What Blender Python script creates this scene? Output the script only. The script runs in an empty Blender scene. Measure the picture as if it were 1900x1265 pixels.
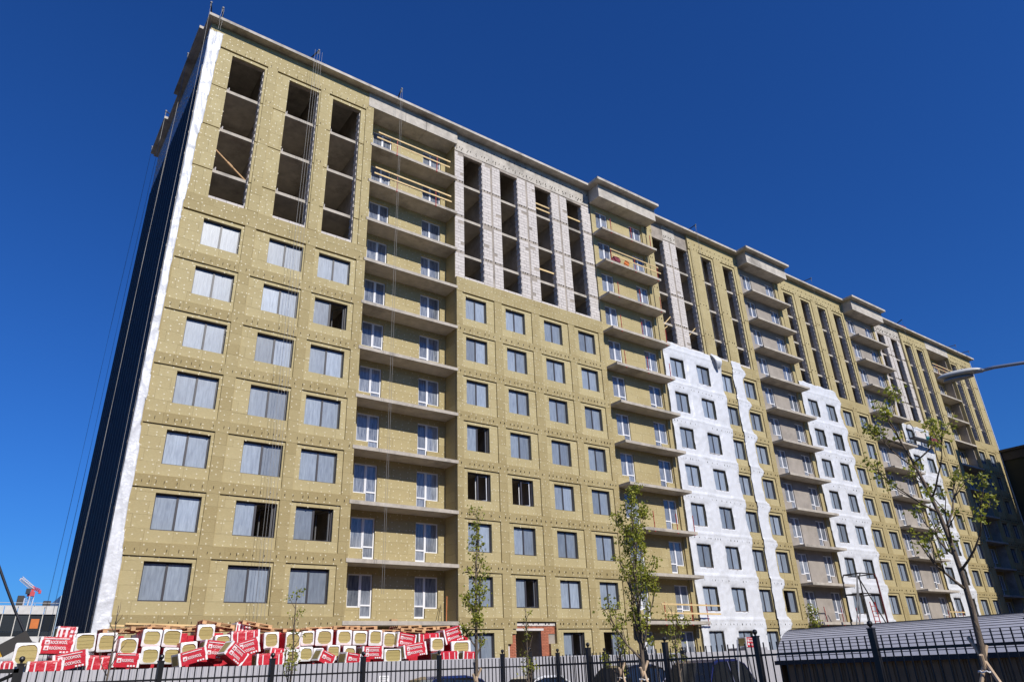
import bpy, bmesh, math, random
from mathutils import Vector, Matrix
random.seed(11)
rnd = random.random
S = bpy.context.scene
COL = S.collection

# ------------------------------------------------------------------ camera, world, sun
cam_d = bpy.data.cameras.new('camera')
cam = bpy.data.objects.new('camera', cam_d)
COL.objects.link(cam)
cam_d.sensor_width = 36.0
cam_d.lens = 1310.38 / 1900 * 36
cam_d.clip_start = 0.1
cam_d.clip_end = 3000
_yaw, _pit, _rol = math.radians(36.8775), math.radians(24.8951), math.radians(-2.3565)
_f = Vector((math.sin(_yaw) * math.cos(_pit), math.cos(_yaw) * math.cos(_pit), math.sin(_pit)))
_r = Vector((math.cos(_yaw), -math.sin(_yaw), 0))
_u = _r.cross(_f)
_r2 = _r * math.cos(_rol) + _u * math.sin(_rol)
_u2 = -_r * math.sin(_rol) + _u * math.cos(_rol)
_m = Matrix((_r2, _u2, -_f)).transposed().to_4x4()
cam.matrix_world = Matrix.Translation((0, -35.2546, 1.7103)) @ _m
S.camera = cam

SUN_EL, SUN_AZ = math.radians(37), math.radians(4)      # azimuth: from -y towards +x
to_sun = Vector((math.sin(SUN_AZ) * math.cos(SUN_EL), -math.cos(SUN_AZ) * math.cos(SUN_EL), math.sin(SUN_EL)))
W = bpy.data.worlds.new('World')
S.world = W
W.use_nodes = True
wn = W.node_tree.nodes
wl = W.node_tree.links
bg = wn['Background']
sky = wn.new('ShaderNodeTexSky')
sky.sky_type = 'NISHITA'
sky.sun_disc = False
sky.sun_elevation = SUN_EL
sky.sun_rotation = math.pi - SUN_AZ
sky.altitude = 0
sky.air_density = 1.25
sky.dust_density = 0.05
sky.ozone_density = 2.5
hs = wn.new('ShaderNodeHueSaturation')
hs.inputs['Saturation'].default_value = 1.0
hs.inputs['Value'].default_value = 1.0
tint = wn.new('ShaderNodeMix')          # deep, polarised spring sky: one filter colour over the whole dome
tint.data_type = 'RGBA'
tint.blend_type = 'MULTIPLY'
tint.inputs[0].default_value = 1.0
tint.inputs[7].default_value = (0.17, 0.53, 1.26, 1)
wl.new(sky.outputs[0], tint.inputs[6])
wl.new(tint.outputs[2], hs.inputs['Color'])
wl.new(hs.outputs[0], bg.inputs['Color'])
bg.inputs['Strength'].default_value = 0.08
sun_d = bpy.data.lights.new('sun', 'SUN')
sun_d.energy = 5.0
sun_d.angle = math.radians(0.5)
sun_d.color = (1.0, 0.955, 0.88)
sun = bpy.data.objects.new('sun', sun_d)
COL.objects.link(sun)
sun.rotation_euler = to_sun.to_track_quat('Z', 'Y').to_euler()
sun.location = (20, -60, 60)
S.view_settings.view_transform = 'Standard'
S.view_settings.look = 'None'
S.view_settings.exposure = 0.0
S.view_settings.gamma = 1.0
S.view_settings.use_curve_mapping = False

# ------------------------------------------------------------------ materials
def mat(name, col=(.5, .5, .5), rough=.6, metal=0., spec=.5, var=None, vscale=3., bump=0., bscale=20., randobj=0., stretch=(1, 1, 1), grime=None):
    """Principled material with optional noise colour variation, per-object variation and bump."""
    m = bpy.data.materials.new(name)
    m.use_nodes = True
    nt = m.node_tree
    b = nt.nodes['Principled BSDF']
    b.inputs['Base Color'].default_value = (*col, 1)
    b.inputs['Roughness'].default_value = rough
    b.inputs['Metallic'].default_value = metal
    b.inputs['Specular IOR Level'].default_value = spec
    if var or bump or randobj:
        tc = nt.nodes.new('ShaderNodeTexCoord')
        mp = nt.nodes.new('ShaderNodeMapping')
        mp.inputs['Scale'].default_value = stretch
        nt.links.new(tc.outputs['Object'], mp.inputs[0])
        vec = mp.outputs[0]
    src = None
    if var:
        n = nt.nodes.new('ShaderNodeTexNoise')
        n.inputs['Scale'].default_value = vscale
        n.inputs['Detail'].default_value = 7
        n.inputs['Roughness'].default_value = .65
        nt.links.new(vec, n.inputs['Vector'])
        cr = nt.nodes.new('ShaderNodeValToRGB')
        cr.color_ramp.elements[0].position = .3
        cr.color_ramp.elements[1].position = .72
        cr.color_ramp.elements[0].color = (*[c * (1 - var) for c in col], 1)
        cr.color_ramp.elements[1].color = (*[min(1, c * (1 + var)) for c in col], 1)
        nt.links.new(n.outputs[0], cr.inputs[0])
        src = cr.outputs[0]
        if grime:
            n2 = nt.nodes.new('ShaderNodeTexNoise')
            n2.inputs['Scale'].default_value = vscale * .23
            n2.inputs['Detail'].default_value = 8
            n2.inputs['Roughness'].default_value = .75
            nt.links.new(vec, n2.inputs['Vector'])
            r2 = nt.nodes.new('ShaderNodeValToRGB')
            r2.color_ramp.elements[0].position = .52
            r2.color_ramp.elements[1].position = .68
            nt.links.new(n2.outputs[0], r2.inputs[0])
            mx = nt.nodes.new('ShaderNodeMix')
            mx.data_type = 'RGBA'
            nt.links.new(r2.outputs[0], mx.inputs[0])
            nt.links.new(src, mx.inputs[6])
            mx.inputs[7].default_value = (*grime, 1)
            src = mx.outputs[2]
    if randobj:
        oi = nt.nodes.new('ShaderNodeObjectInfo')
        mr = nt.nodes.new('ShaderNodeMapRange')
        mr.inputs[3].default_value = 1 - randobj
        mr.inputs[4].default_value = 1 + randobj
        nt.links.new(oi.outputs['Random'], mr.inputs[0])
        hv = nt.nodes.new('ShaderNodeHueSaturation')
        if src: nt.links.new(src, hv.inputs['Color'])
        else: hv.inputs['Color'].default_value = (*col, 1)
        nt.links.new(mr.outputs[0], hv.inputs['Value'])
        src = hv.outputs[0]
    if src: nt.links.new(src, b.inputs['Base Color'])
    if bump:
        nb = nt.nodes.new('ShaderNodeTexNoise')
        nb.inputs['Scale'].default_value = bscale
        nb.inputs['Detail'].default_value = 5
        nt.links.new(vec, nb.inputs['Vector'])
        bp = nt.nodes.new('ShaderNodeBump')
        bp.inputs['Strength'].default_value = bump
        bp.inputs['Distance'].default_value = .05
        nt.links.new(nb.outputs[0], bp.inputs['Height'])
        nt.links.new(bp.outputs[0], b.inputs['Normal'])
    return m

def wool_mat(name, lo, hi):
    """stone wool board: every board's own tint (face attribute), streaky fibres, fine bump"""
    m = bpy.data.materials.new(name)
    m.use_nodes = True
    nt = m.node_tree
    L = nt.links.new
    b = nt.nodes['Principled BSDF']
    b.inputs['Roughness'].default_value = .95
    b.inputs['Specular IOR Level'].default_value = .1
    at = nt.nodes.new('ShaderNodeAttribute')
    at.attribute_name = 'tint'
    tc = nt.nodes.new('ShaderNodeTexCoord')
    mp = nt.nodes.new('ShaderNodeMapping')
    mp.inputs['Scale'].default_value = (1.2, 1.2, 6)
    L(tc.outputs['Object'], mp.inputs[0])
    n = nt.nodes.new('ShaderNodeTexNoise')
    n.inputs['Scale'].default_value = 5
    n.inputs['Detail'].default_value = 8
    n.inputs['Roughness'].default_value = .7
    L(mp.outputs[0], n.inputs['Vector'])
    n2 = nt.nodes.new('ShaderNodeTexNoise')
    n2.inputs['Scale'].default_value = .35
    n2.inputs['Detail'].default_value = 4
    L(tc.outputs['Object'], n2.inputs['Vector'])
    a1 = nt.nodes.new('ShaderNodeMath'); a1.operation = 'MULTIPLY_ADD'
    L(n.outputs[0], a1.inputs[0]); a1.inputs[1].default_value = .9
    L(at.outputs['Fac'], a1.inputs[2])
    a2 = nt.nodes.new('ShaderNodeMath'); a2.operation = 'MULTIPLY_ADD'
    L(n2.outputs[0], a2.inputs[0]); a2.inputs[1].default_value = .5
    L(a1.outputs[0], a2.inputs[2])
    a3 = nt.nodes.new('ShaderNodeMath'); a3.operation = 'SUBTRACT'
    L(a2.outputs[0], a3.inputs[0]); a3.inputs[1].default_value = .7
    mx = nt.nodes.new('ShaderNodeMix'); mx.data_type = 'RGBA'
    mx.clamp_factor = True
    L(a3.outputs[0], mx.inputs[0])
    mx.inputs[6].default_value = (*lo, 1)
    mx.inputs[7].default_value = (*hi, 1)
    L(mx.outputs[2], b.inputs['Base Color'])
    nb = nt.nodes.new('ShaderNodeTexNoise')
    nb.inputs['Scale'].default_value = 30
    nb.inputs['Detail'].default_value = 4
    L(mp.outputs[0], nb.inputs['Vector'])
    bp = nt.nodes.new('ShaderNodeBump')
    bp.inputs['Strength'].default_value = .35
    bp.inputs['Distance'].default_value = .02
    L(nb.outputs[0], bp.inputs['Height'])
    L(bp.outputs[0], b.inputs['Normal'])
    return m

def film_mat(name, lo, hi, rough=.4):
    """glazing under dusty protective film: streaks running down, glossy"""
    m = bpy.data.materials.new(name)
    m.use_nodes = True
    nt = m.node_tree
    L = nt.links.new
    b = nt.nodes['Principled BSDF']
    b.inputs['Roughness'].default_value = rough
    b.inputs['Specular IOR Level'].default_value = .6
    b.inputs['Coat Weight'].default_value = .6
    b.inputs['Coat Roughness'].default_value = .06
    tc = nt.nodes.new('ShaderNodeTexCoord')
    oi = nt.nodes.new('ShaderNodeObjectInfo')
    cb = nt.nodes.new('ShaderNodeCombineXYZ')
    mu = nt.nodes.new('ShaderNodeMath'); mu.operation = 'MULTIPLY'
    L(oi.outputs['Random'], mu.inputs[0]); mu.inputs[1].default_value = 90
    for i in range(3): L(mu.outputs[0], cb.inputs[i])
    ad = nt.nodes.new('ShaderNodeVectorMath'); ad.operation = 'ADD'
    L(tc.outputs['Object'], ad.inputs[0]); L(cb.outputs[0], ad.inputs[1])
    mp = nt.nodes.new('ShaderNodeMapping')
    mp.inputs['Scale'].default_value = (7, 3, .9)
    mp.inputs['Rotation'].default_value = (0, .06, 0)
    L(ad.outputs[0], mp.inputs[0])
    n = nt.nodes.new('ShaderNodeTexNoise')
    n.inputs['Scale'].default_value = 1.6
    n.inputs['Detail'].default_value = 6
    n.inputs['Roughness'].default_value = .6
    n.inputs['Distortion'].default_value = .5
    L(mp.outputs[0], n.inputs['Vector'])
    cr = nt.nodes.new('ShaderNodeValToRGB')
    cr.color_ramp.elements[0].position = .22
    cr.color_ramp.elements[1].position = .85
    cr.color_ramp.elements[0].color = (*lo, 1)
    cr.color_ramp.elements[1].color = (*hi, 1)
    L(n.outputs[0], cr.inputs[0])
    # crumpled tape and torn corners
    v = nt.nodes.new('ShaderNodeTexNoise')
    v.inputs['Scale'].default_value = 2.2
    v.inputs['Detail'].default_value = 9
    v.inputs['Roughness'].default_value = .75
    L(ad.outputs[0], v.inputs['Vector'])
    c2 = nt.nodes.new('ShaderNodeValToRGB')
    c2.color_ramp.elements[0].position = .66
    c2.color_ramp.elements[1].position = .72
    L(v.outputs[0], c2.inputs[0])
    mx = nt.nodes.new('ShaderNodeMix'); mx.data_type = 'RGBA'
    L(c2.outputs[0], mx.inputs[0])
    L(cr.outputs[0], mx.inputs[6])
    mx.inputs[7].default_value = (.6, .62, .65, 1)
    hv = nt.nodes.new('ShaderNodeHueSaturation')
    mr = nt.nodes.new('ShaderNodeMapRange')
    mr.inputs[3].default_value = .62
    mr.inputs[4].default_value = 1.25
    L(oi.outputs['Random'], mr.inputs[0])
    L(mr.outputs[0], hv.inputs['Value'])
    L(mx.outputs[2], hv.inputs['Color'])
    L(hv.outputs[0], b.inputs['Base Color'])
    bp = nt.nodes.new('ShaderNodeBump')
    bp.inputs['Strength'].default_value = .1
    bp.inputs['Distance'].default_value = .03
    L(n.outputs[0], bp.inputs['Height'])
    L(bp.outputs[0], b.inputs['Normal'])
    return m

M = {}
M['wool'] = wool_mat('stone_wool', (.262, .200, .090), (.505, .430, .242))
M['wool_end'] = wool_mat('stone_wool_end', (.30, .235, .09), (.50, .42, .19))
M['dot'] = mat('fastener_plastic', (.57, .505, .335), .5)
M['black_iron'] = mat('bracket_steel', (.025, .022, .02), .7)
M['concrete'] = mat('raw_concrete', (.47, .43, .375), .9, var=.28, vscale=1.3, bump=.25, bscale=14, grime=(.2, .18, .155))
M['slab'] = mat('slab_concrete', (.43, .385, .325), .9, var=.22, vscale=1.7, bump=.2, bscale=18, grime=(.235, .21, .18))
M['core'] = mat('core_concrete', (.34, .295, .25), .95, var=.3, vscale=.9, bump=.2, bscale=9, grime=(.14, .125, .105))
M['block'] = mat('aerated_block', (.56, .515, .48), .95, var=.1, vscale=6, randobj=.09, bump=.15, bscale=30)
M['mortar'] = mat('grey_mortar', (.22, .2, .18), .95, var=.3, vscale=5)
M['lintel'] = mat('pale_lintel', (.58, .54, .51), .9, var=.1, vscale=4)
M['plaster'] = mat('grey_plaster', (.31, .275, .24), .95, var=.16, vscale=1.2, grime=(.225, .20, .175))
M['film'] = film_mat('filmed_glass', (.145, .175, .225), (.33, .385, .455))
M['glass'] = film_mat('balcony_glass', (.035, .05, .085), (.40, .425, .47), .08)
M['dark_frame'] = mat('anthracite_frame', (.035, .033, .04), .45)
M['pvc'] = mat('white_pvc', (.74, .74, .76), .35)
M['sill'] = mat('pale_sill', (.62, .58, .56), .6)
M['membrane'] = mat('white_membrane', (.62, .63, .655), .4, var=.05, vscale=1.4, bump=.42, bscale=9)
M['foil'] = mat('pale_blue_foil', (.25, .30, .40), .5, var=.4, vscale=8, bump=.4)
M['navy'] = mat('navy_cladding', (.012, .012, .018), .55, .0, randobj=.25)
M['navy_rib'] = mat('rib_paint', (.035, .036, .048), .5, .1)
M['wood'] = mat('pine_board', (.62, .45, .22), .75, var=.25, vscale=4, stretch=(.5, 3, 3), randobj=.15)
M['pallet'] = mat('pallet_wood', (.50, .31, .155), .85, var=.35, vscale=5, stretch=(.6, 3, 3), randobj=.25)
M['red'] = mat('red_paint', (.40, .022, .02), .5, var=.2, vscale=6)
M['dark_red'] = mat('dark_red_paint', (.11, .016, .014), .6)
M['orange'] = mat('orange_board', (.55, .15, .025), .6, var=.15, vscale=3)
M['wrap'] = mat('red_wrap', (.50, .024, .04), .32, var=.14, vscale=3, bump=.5, bscale=7, randobj=.08)
M['wrap_w'] = mat('white_wrap', (.76, .75, .74), .35, var=.06, vscale=3, bump=.5, bscale=8)
M['print'] = mat('white_print', (.74, .68, .68), .45)
M['hoard'] = mat('lilac_grey_sheet', (.43, .42, .44), .45, .15, var=.06, vscale=1.2, randobj=.03, bump=.08, bscale=2)
M['fence'] = mat('black_fence_paint', (.010, .010, .012), .38, randobj=.2)
M['steel'] = mat('galvanised_steel', (.46, .46, .47), .42, .7, var=.12, vscale=6)
M['dark_steel'] = mat('weathered_steel', (.15, .15, .155), .65, .2)
M['rope'] = mat('steel_rope', (.24, .235, .23), .6, .2)
M['rope_dark'] = mat('dark_rope', (.04, .04, .045), .6)
M['roofshed'] = mat('pale_roof_sheet', (.46, .46, .50), .5, .1, var=.07, vscale=2, randobj=.04)
M['shedwall'] = mat('brown_profiled_sheet', (.20, .135, .075), .6, var=.15, vscale=2, randobj=.1)
M['navyblack'] = mat('dark_gutter', (.012, .014, .022), .5)
M['bark'] = mat('young_bark', (.13, .10, .075), .95, var=.4, vscale=14, bump=.5, bscale=40, stretch=(1, 1, .3))
M['stake'] = mat('tree_stake', (.50, .37, .25), .85, var=.25, vscale=9, randobj=.2)
M['ground'] = mat('compacted_ground', (.075, .06, .042), .95, var=.3, vscale=.4, bump=.4, bscale=3)
M['asphalt'] = mat('asphalt', (.055, .054, .053), .9, var=.25, vscale=2, bump=.3, bscale=60)
M['kerb'] = mat('kerb_concrete', (.36, .35, .33), .9, var=.15, vscale=2)
M['earth'] = mat('sandy_bank', (.16, .13, .09), .95, var=.3, vscale=1.1, bump=.5, bscale=5)
M['brick_red'] = mat('red_brick', (.40, .135, .075), .9, var=.25, vscale=7, randobj=.18)
M['dark_room'] = mat('dark_interior', (.06, .05, .042), .9)
M['rubber'] = mat('tyre_rubber', (.015, .015, .015), .8)
M['carglass'] = mat('car_glass', (.012, .014, .016), .04, spec=.8)
M['olive'] = mat('olive_render', (.045, .042, .02), .9, var=.12, vscale=.8)
M['dark_metal'] = mat('dark_roof_edge', (.03, .025, .024), .6, var=.3, vscale=2)
M['white_panel'] = mat('weathered_white_panel', (.58, .57, .55), .8, var=.25, vscale=.6, grime=(.34, .32, .3))
M['teal'] = mat('pale_blue_panel', (.33, .44, .52), .7)
M['hazeglass'] = mat('old_glazing', (.03, .035, .04), .12, randobj=.5)
M['yellow'] = mat('machine_yellow', (.55, .32, .02), .45, var=.15, vscale=4)
M['lampshell'] = mat('lamp_shell', (.58, .58, .55), .45, var=.05, vscale=3)
M['lampglass'] = mat('lamp_lens', (.24, .24, .22), .25)
M['lamppole'] = mat('lamp_arm_paint', (.32, .34, .38), .4, .5)
M['netting'] = mat('red_checked_cloth', (.20, .035, .055), .9, var=.8, vscale=9)
M['teal_bucket'] = mat('teal_plastic', (.02, .30, .30), .5)
M['crane_red'] = mat('crane_red', (.50, .05, .06), .5)
M['crane_white'] = mat('crane_white', (.62, .58, .58), .5)
M['neighbour'] = mat('neighbour_brick', (.36, .27, .19), .9, var=.15, vscale=1.5)

def leaf_mat(name, lo, hi):
    m = bpy.data.materials.new(name)
    m.use_nodes = True
    nt = m.node_tree
    L = nt.links.new
    b = nt.nodes['Principled BSDF']
    at = nt.nodes.new('ShaderNodeAttribute'); at.attribute_name = 'tint'
    mx = nt.nodes.new('ShaderNodeMix'); mx.data_type = 'RGBA'
    L(at.outputs['Fac'], mx.inputs[0])
    mx.inputs[6].default_value = (*lo, 1); mx.inputs[7].default_value = (*hi, 1)
    L(mx.outputs[2], b.inputs['Base Color'])
    b.inputs['Roughness'].default_value = .5
    tr = nt.nodes.new('ShaderNodeBsdfTranslucent')
    hv = nt.nodes.new('ShaderNodeHueSaturation'); hv.inputs['Value'].default_value = 1.6
    L(mx.outputs[2], hv.inputs['Color']); L(hv.outputs[0], tr.inputs['Color'])
    ms = nt.nodes.new('ShaderNodeMixShader'); ms.inputs[0].default_value = .35
    L(b.outputs[0], ms.inputs[1]); L(tr.outputs[0], ms.inputs[2])
    L(ms.outputs[0], nt.nodes['Material Output'].inputs['Surface'])
    return m
M['leaf'] = leaf_mat('spring_leaf', (.10, .135, .014), (.40, .40, .055))

# ------------------------------------------------------------------ mesh helpers
class MB:
    def __init__(s): s.v = []; s.f = []; s.t = []; s.m = []
    def face(s, pts, tint=.5, mi=0):
        i = len(s.v); s.v += [tuple(p) for p in pts]; s.f.append(tuple(range(i, i + len(pts)))); s.t.append(tint); s.m.append(mi)
    def box(s, x0, x1, y0, y1, z0, z1, tint=.5, mi=0):
        i = len(s.v)
        s.v += [(x0, y0, z0), (x1, y0, z0), (x1, y1, z0), (x0, y1, z0), (x0, y0, z1), (x1, y0, z1), (x1, y1, z1), (x0, y1, z1)]
        for q in ((0, 3, 2, 1), (4, 5, 6, 7), (0, 1, 5, 4), (1, 2, 6, 5), (2, 3, 7, 6), (3, 0, 4, 7)):
            s.f.append(tuple(i + k for k in q)); s.t.append(tint); s.m.append(mi)
    def obox(s, c, size, rot=None, tint=.5, mi=0):
        """oriented box: centre, size, rotation matrix"""
        i = len(s.v)
        h = Vector(size) / 2
        for sx, sy, sz in ((-1, -1, -1), (1, -1, -1), (1, 1, -1), (-1, 1, -1), (-1, -1, 1), (1, -1, 1), (1, 1, 1), (-1, 1, 1)):
            p = Vector((sx * h.x, sy * h.y, sz * h.z))
            if rot: p = rot @ p
            s.v.append(tuple(Vector(c) + p))
        for q in ((0, 3, 2, 1), (4, 5, 6, 7), (0, 1, 5, 4), (1, 2, 6, 5), (2, 3, 7, 6), (3, 0, 4, 7)):
            s.f.append(tuple(i + k for k in q)); s.t.append(tint); s.m.append(mi)
    def tube(s, pts, rad, n=6, cap=True, tint=.5, mi=0):
        pts = [Vector(p) for p in pts]
        if not isinstance(rad, (list, tuple)): rad = [rad] * len(pts)
        base = len(s.v)
        up = None
        for k, p in enumerate(pts):
            d = (pts[min(k + 1, len(pts) - 1)] - pts[max(k - 1, 0)]).normalized()
            if up is None: up = d.orthogonal().normalized()
            a = (up - d * up.dot(d))
            a = a.normalized() if a.length > 1e-6 else d.orthogonal().normalized()
            up = a
            b = d.cross(a)
            for j in range(n):
                t = 2 * math.pi * j / n
                s.v.append(tuple(p + (a * math.cos(t) + b * math.sin(t)) * rad[k]))
        for k in range(len(pts) - 1):
            for j in range(n):
                s.f.append((base + k * n + j, base + k * n + (j + 1) % n, base + (k + 1) * n + (j + 1) % n, base + (k + 1) * n + j)); s.t.append(tint); s.m.append(mi)
        if cap:
            s.f.append(tuple(base + j for j in reversed(range(n)))); s.t.append(tint); s.m.append(mi)
            e = base + (len(pts) - 1) * n
            s.f.append(tuple(e + j for j in range(n))); s.t.append(tint); s.m.append(mi)
    def lathe(s, c, prof, n=12, tint=.5):
        """prof: (r,z) list round vertical axis at c"""
        base = len(s.v)
        for r, z in prof:
            for j in range(n):
                t = 2 * math.pi * j / n
                s.v.append((c[0] + r * math.cos(t), c[1] + r * math.sin(t), c[2] + z))
        for k in range(len(prof) - 1):
            for j in range(n):
                s.f.append((base + k * n + j, base + k * n + (j + 1) % n, base + (k + 1) * n + (j + 1) % n, base + (k + 1) * n + j)); s.t.append(tint); s.m.append(0)
    def mesh(s, name, mats, smooth=False, tint=False):
        me = bpy.data.meshes.new(name)
        me.from_pydata(s.v, [], s.f)
        for m in (mats if isinstance(mats, (list, tuple)) else [mats]): me.materials.append(m)
        if any(s.m): me.polygons.foreach_set('material_index', s.m)
        if smooth: me.polygons.foreach_set('use_smooth', [True] * len(s.f))
        if tint:
            a = me.attributes.new('tint', 'FLOAT', 'FACE')
            a.data.foreach_set('value', s.t)
        me.update()
        return me

def put(name, me, parent=None, loc=(0, 0, 0), rot=None, kind=None, label=None, cat=None, group=None):
    o = bpy.data.objects.new(name, me)
    COL.objects.link(o)
    o.location = loc
    if rot: o.rotation_euler = rot
    if parent is not None:
        o.parent = parent
    if kind: o['kind'] = kind
    if label: o['label'] = label
    if cat: o['category'] = cat
    if group: o['group'] = group
    return o
def thing(name, label, cat, loc=(0, 0, 0), rot=None, group=None):
    return put(name, None, None, loc, rot, None, label, cat, group)
def part(parent, name, mb, mats, smooth=False, tint=False, world=False, kind=None, loc=None, label=None):
    """mesh part of a thing; world=True: the mesh is written in world coordinates"""
    me = mb.mesh(name, mats, smooth, tint) if isinstance(mb, MB) else mb
    l = loc or (0, 0, 0)
    if world: l = tuple(-Vector(parent.matrix_world_base)) if False else tuple(-Vector(BASE.get(parent.name, (0, 0, 0))))
    return put(name, me, parent, l, None, kind, label)
BASE = {}
def wthing(name, label, cat, base, group=None):
    o = thing(name, label, cat, base, None, group)
    BASE[o.name] = base
    return o
def copy_tree(o, parent=None):
    c = o.copy()
    COL.objects.link(c)
    if parent is not None: c.parent = parent
    for ch in list(o.children): copy_tree(ch, c)
    return c
def cuts(rect, holes):
    """rect (x0,x1,z0,z1) minus holes -> list of rects"""
    out = [rect]
    for h in holes:
        nxt = []
        for r in out:
            x0, x1, z0, z1 = r
            a0, a1, b0, b1 = max(x0, h[0]), min(x1, h[1]), max(z0, h[2]), min(z1, h[3])
            if a0 >= a1 - 1e-6 or b0 >= b1 - 1e-6: nxt.append(r); continue
            if b0 > z0 + 1e-6: nxt.append((x0, x1, z0, b0))
            if b1 < z1 - 1e-6: nxt.append((x0, x1, b1, z1))
            if a0 > x0 + 1e-6: nxt.append((x0, a0, b0, b1))
            if a1 < x1 - 1e-6: nxt.append((a1, x1, b0, b1))
        out = nxt
    return out

# ------------------------------------------------------------------ ground, road, kerb
mb = MB(); mb.face([(-500, -400, 0), (900, -400, 0), (900, 800, 0), (-500, 800, 0)])
put('ground', mb.mesh('ground', M['ground']), kind='structure')
mb = MB(); mb.face([(-120, -29.5, .004), (11.2, -29.5, .004), (11.2, -48, .004), (-120, -48, .004)])
put('road', mb.mesh('road', M['asphalt']), kind='structure')
mb = MB(); mb.face([(8.5, -17.1, .004), (30, -15.3, .004), (30, -10.2, .004), (8.5, -10.2, .004)]); mb.face([(13.3, -22.7, .004), (30, -22.7, .004), (30, -16.2, .004), (13.3, -17.2, .004)])
put('parking_area', mb.mesh('parking_area', M['asphalt']), kind='structure')
mb = MB(); mb.box(-120, 11.2, -29.5, -29.3, 0, .14)
put('kerb', mb.mesh('kerb', M['kerb']), kind='structure')
# sandy bank behind the hoarding, carrying the stacked insulation
mb = MB()
nx, ny = 44, 10
def bank(i, j):
    x = -1.5 + 21.5 * i / nx; y = -8.75 + 5.6 * j / ny
    e = min(1, i / 3, (nx - i) / 3, j / 1.2, (ny - j) / 2.5)
    return (x, y, 2.06 * max(0, e) ** .7 + (.05 * math.sin(x * 3.1) * math.cos(y * 2.7) if e > .9 else 0))
for i in range(nx):
    for j in range(ny):
        mb.face([bank(i, j), bank(i + 1, j), bank(i + 1, j + 1), bank(i, j + 1)])
put('earth_bank', mb.mesh('earth_bank', M['earth']), kind='structure')

# ------------------------------------------------------------------ the apartment block
FL = 3.0
def zf(k): return 4.2 + FL * (k - 2)          # slab top of storey k
def zb(k): return 4.955 + FL * (k - 2)
def zt(k): return 6.61 + FL * (k - 2)
def zs(k): return 6.80 + FL * (k - 2)         # top of recessed field
def zl(k): return 4.40 + FL * (k - 2)         # bottom of recessed field
ZROOF = 38.42
XL, XR = 4.42, 106.0
DEP = 14.6
bld = wthing('apartment_building', 'long unfinished twelve storey apartment block clad in yellowish insulation, top floors open', 'building', (55, 0, 0))

COLS = []   # window columns: name, x0, x1, fx0, fx1, bay
def add(bay, x0, x1, a, b): COLS.append(dict(bay=bay, x0=x0, x1=x1, a=a, b=b))
add(1, 5.90, 7.90, 4.80, 8.05); add(1, 9.48, 11.48, 8.67, 11.57); add(1, 12.44, 14.44, 12.16, 14.78)
add(3, 22.75, 24.42, 22.46, 25.05); add(3, 26.05, 27.72, 25.67, 28.30); add(3, 29.46, 31.13, 29.02, 31.72); add(3, 32.74, 34.38, 32.33, 34.76)
add(5, 42.68, 44.26, 42.5, 44.7); add(5, 45.94, 47.52, 45.6, 47.8); add(5, 49.25, 50.80, 48.9, 51.05); add(5, 52.46, 54.02, 52.1, 54.28)
add(7, 62.3, 63.9, 62.0, 64.25); add(7, 65.4, 67.0, 65.1, 67.35); add(7, 68.55, 70.15, 68.25, 70.5); add(7, 71.65, 73.25, 71.35, 73.55)
add(9, 81.2, 82.8, 80.9, 83.1); add(9, 84.3, 85.9, 84.0, 86.2); add(9, 87.45, 89.05, 87.15, 89.4); add(9, 90.4, 92.0, 90.1, 92.3)
add(11, 99.6, 101.2, 99.4, 101.5); add(11, 102.6, 104.2, 102.3, 104.5)
BAYS = {1: (XL, 15.35), 3: (22.0, 35.3), 5: (41.85, 54.92), 7: (61.25, 73.95), 9: (80.45, 93.35), 11: (99.25, XR)}
LOGG = {2: (15.35, 22.0), 10: (93.35, 99.25)}
BALC = {4: (35.3, 41.85), 6: (54.92, 61.25), 8: (73.95, 80.45)}
TOPZ0 = 25.955      # foot of the open storeys
TOPZ1 = 36.60
def opening(c, k):
    return (c['x0'], c['x1'], zb(k), zt(k))

core = MB(); blocks_bg = MB()
boards = []     # (x0,x1,y0,y1,z0,z1,tint,axis)
dots = MB(); ticks = MB()
blocks = []     # aerated blocks (x0,x1,y0,y1,z0,z1)

def tile(rect, holes, yf, tint, yb=.2, bw=1.2, bh=.6, off=0., dens=1.0, dz=0.):
    x0, x1, z0, z1 = rect
    r = 0
    z = z0
    while z < z1 - .02:
        zz = min(z + bh, z1)
        if z1 - zz < .12: zz = z1
        x = x0 - (bw * (.5 if r % 2 else 0)) - off
        while x < x1 - .01:
            xx = x + bw
            a, b = max(x, x0), min(xx, x1)
            if b - a > .015:
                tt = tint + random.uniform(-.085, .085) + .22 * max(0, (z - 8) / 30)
                for q in cuts((a, b, z, zz), holes):
                    g = .0025
                    dy = random.uniform(-.006, .004)
                    if q[1] - q[0] > .02 and q[3] - q[2] > .02:
                        boards.append((q[0] + g, q[1] - g, yf + dy, yb, q[2] + g, q[3] - g, tt))
                        ww, hh = q[1] - q[0], q[3] - q[2]
                        if ww > .14 and hh > .14:
                            nd = max(1, int(ww * hh * 9.5 * dens + rnd()))
                            cand = [(.13, .2), (.87, .2), (.5, .5), (.13, .8), (.87, .8), (.5, .12)]
                            random.shuffle(cand)
                            for u, v in cand[:nd]:
                                px = q[0] + ww * u + random.uniform(-.03, .03); pz = q[2] + hh * v + random.uniform(-.03, .03)
                                dot(px, yf + dy - .006, pz)
            x = xx
        z = zz
        r += 1
def dot(x, y, z):
    R = .037 if x < 36 else .032
    n = 7 if x < 36 else 5
    a0 = rnd() * 6
    ring = [(x + R * math.cos(a0 + 6.2832 * j / n), y, z + R * math.sin(a0 + 6.2832 * j / n)) for j in range(n)]
    dots.face(list(reversed(ring)))
    ctr = (x, y - .004, z)
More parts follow.
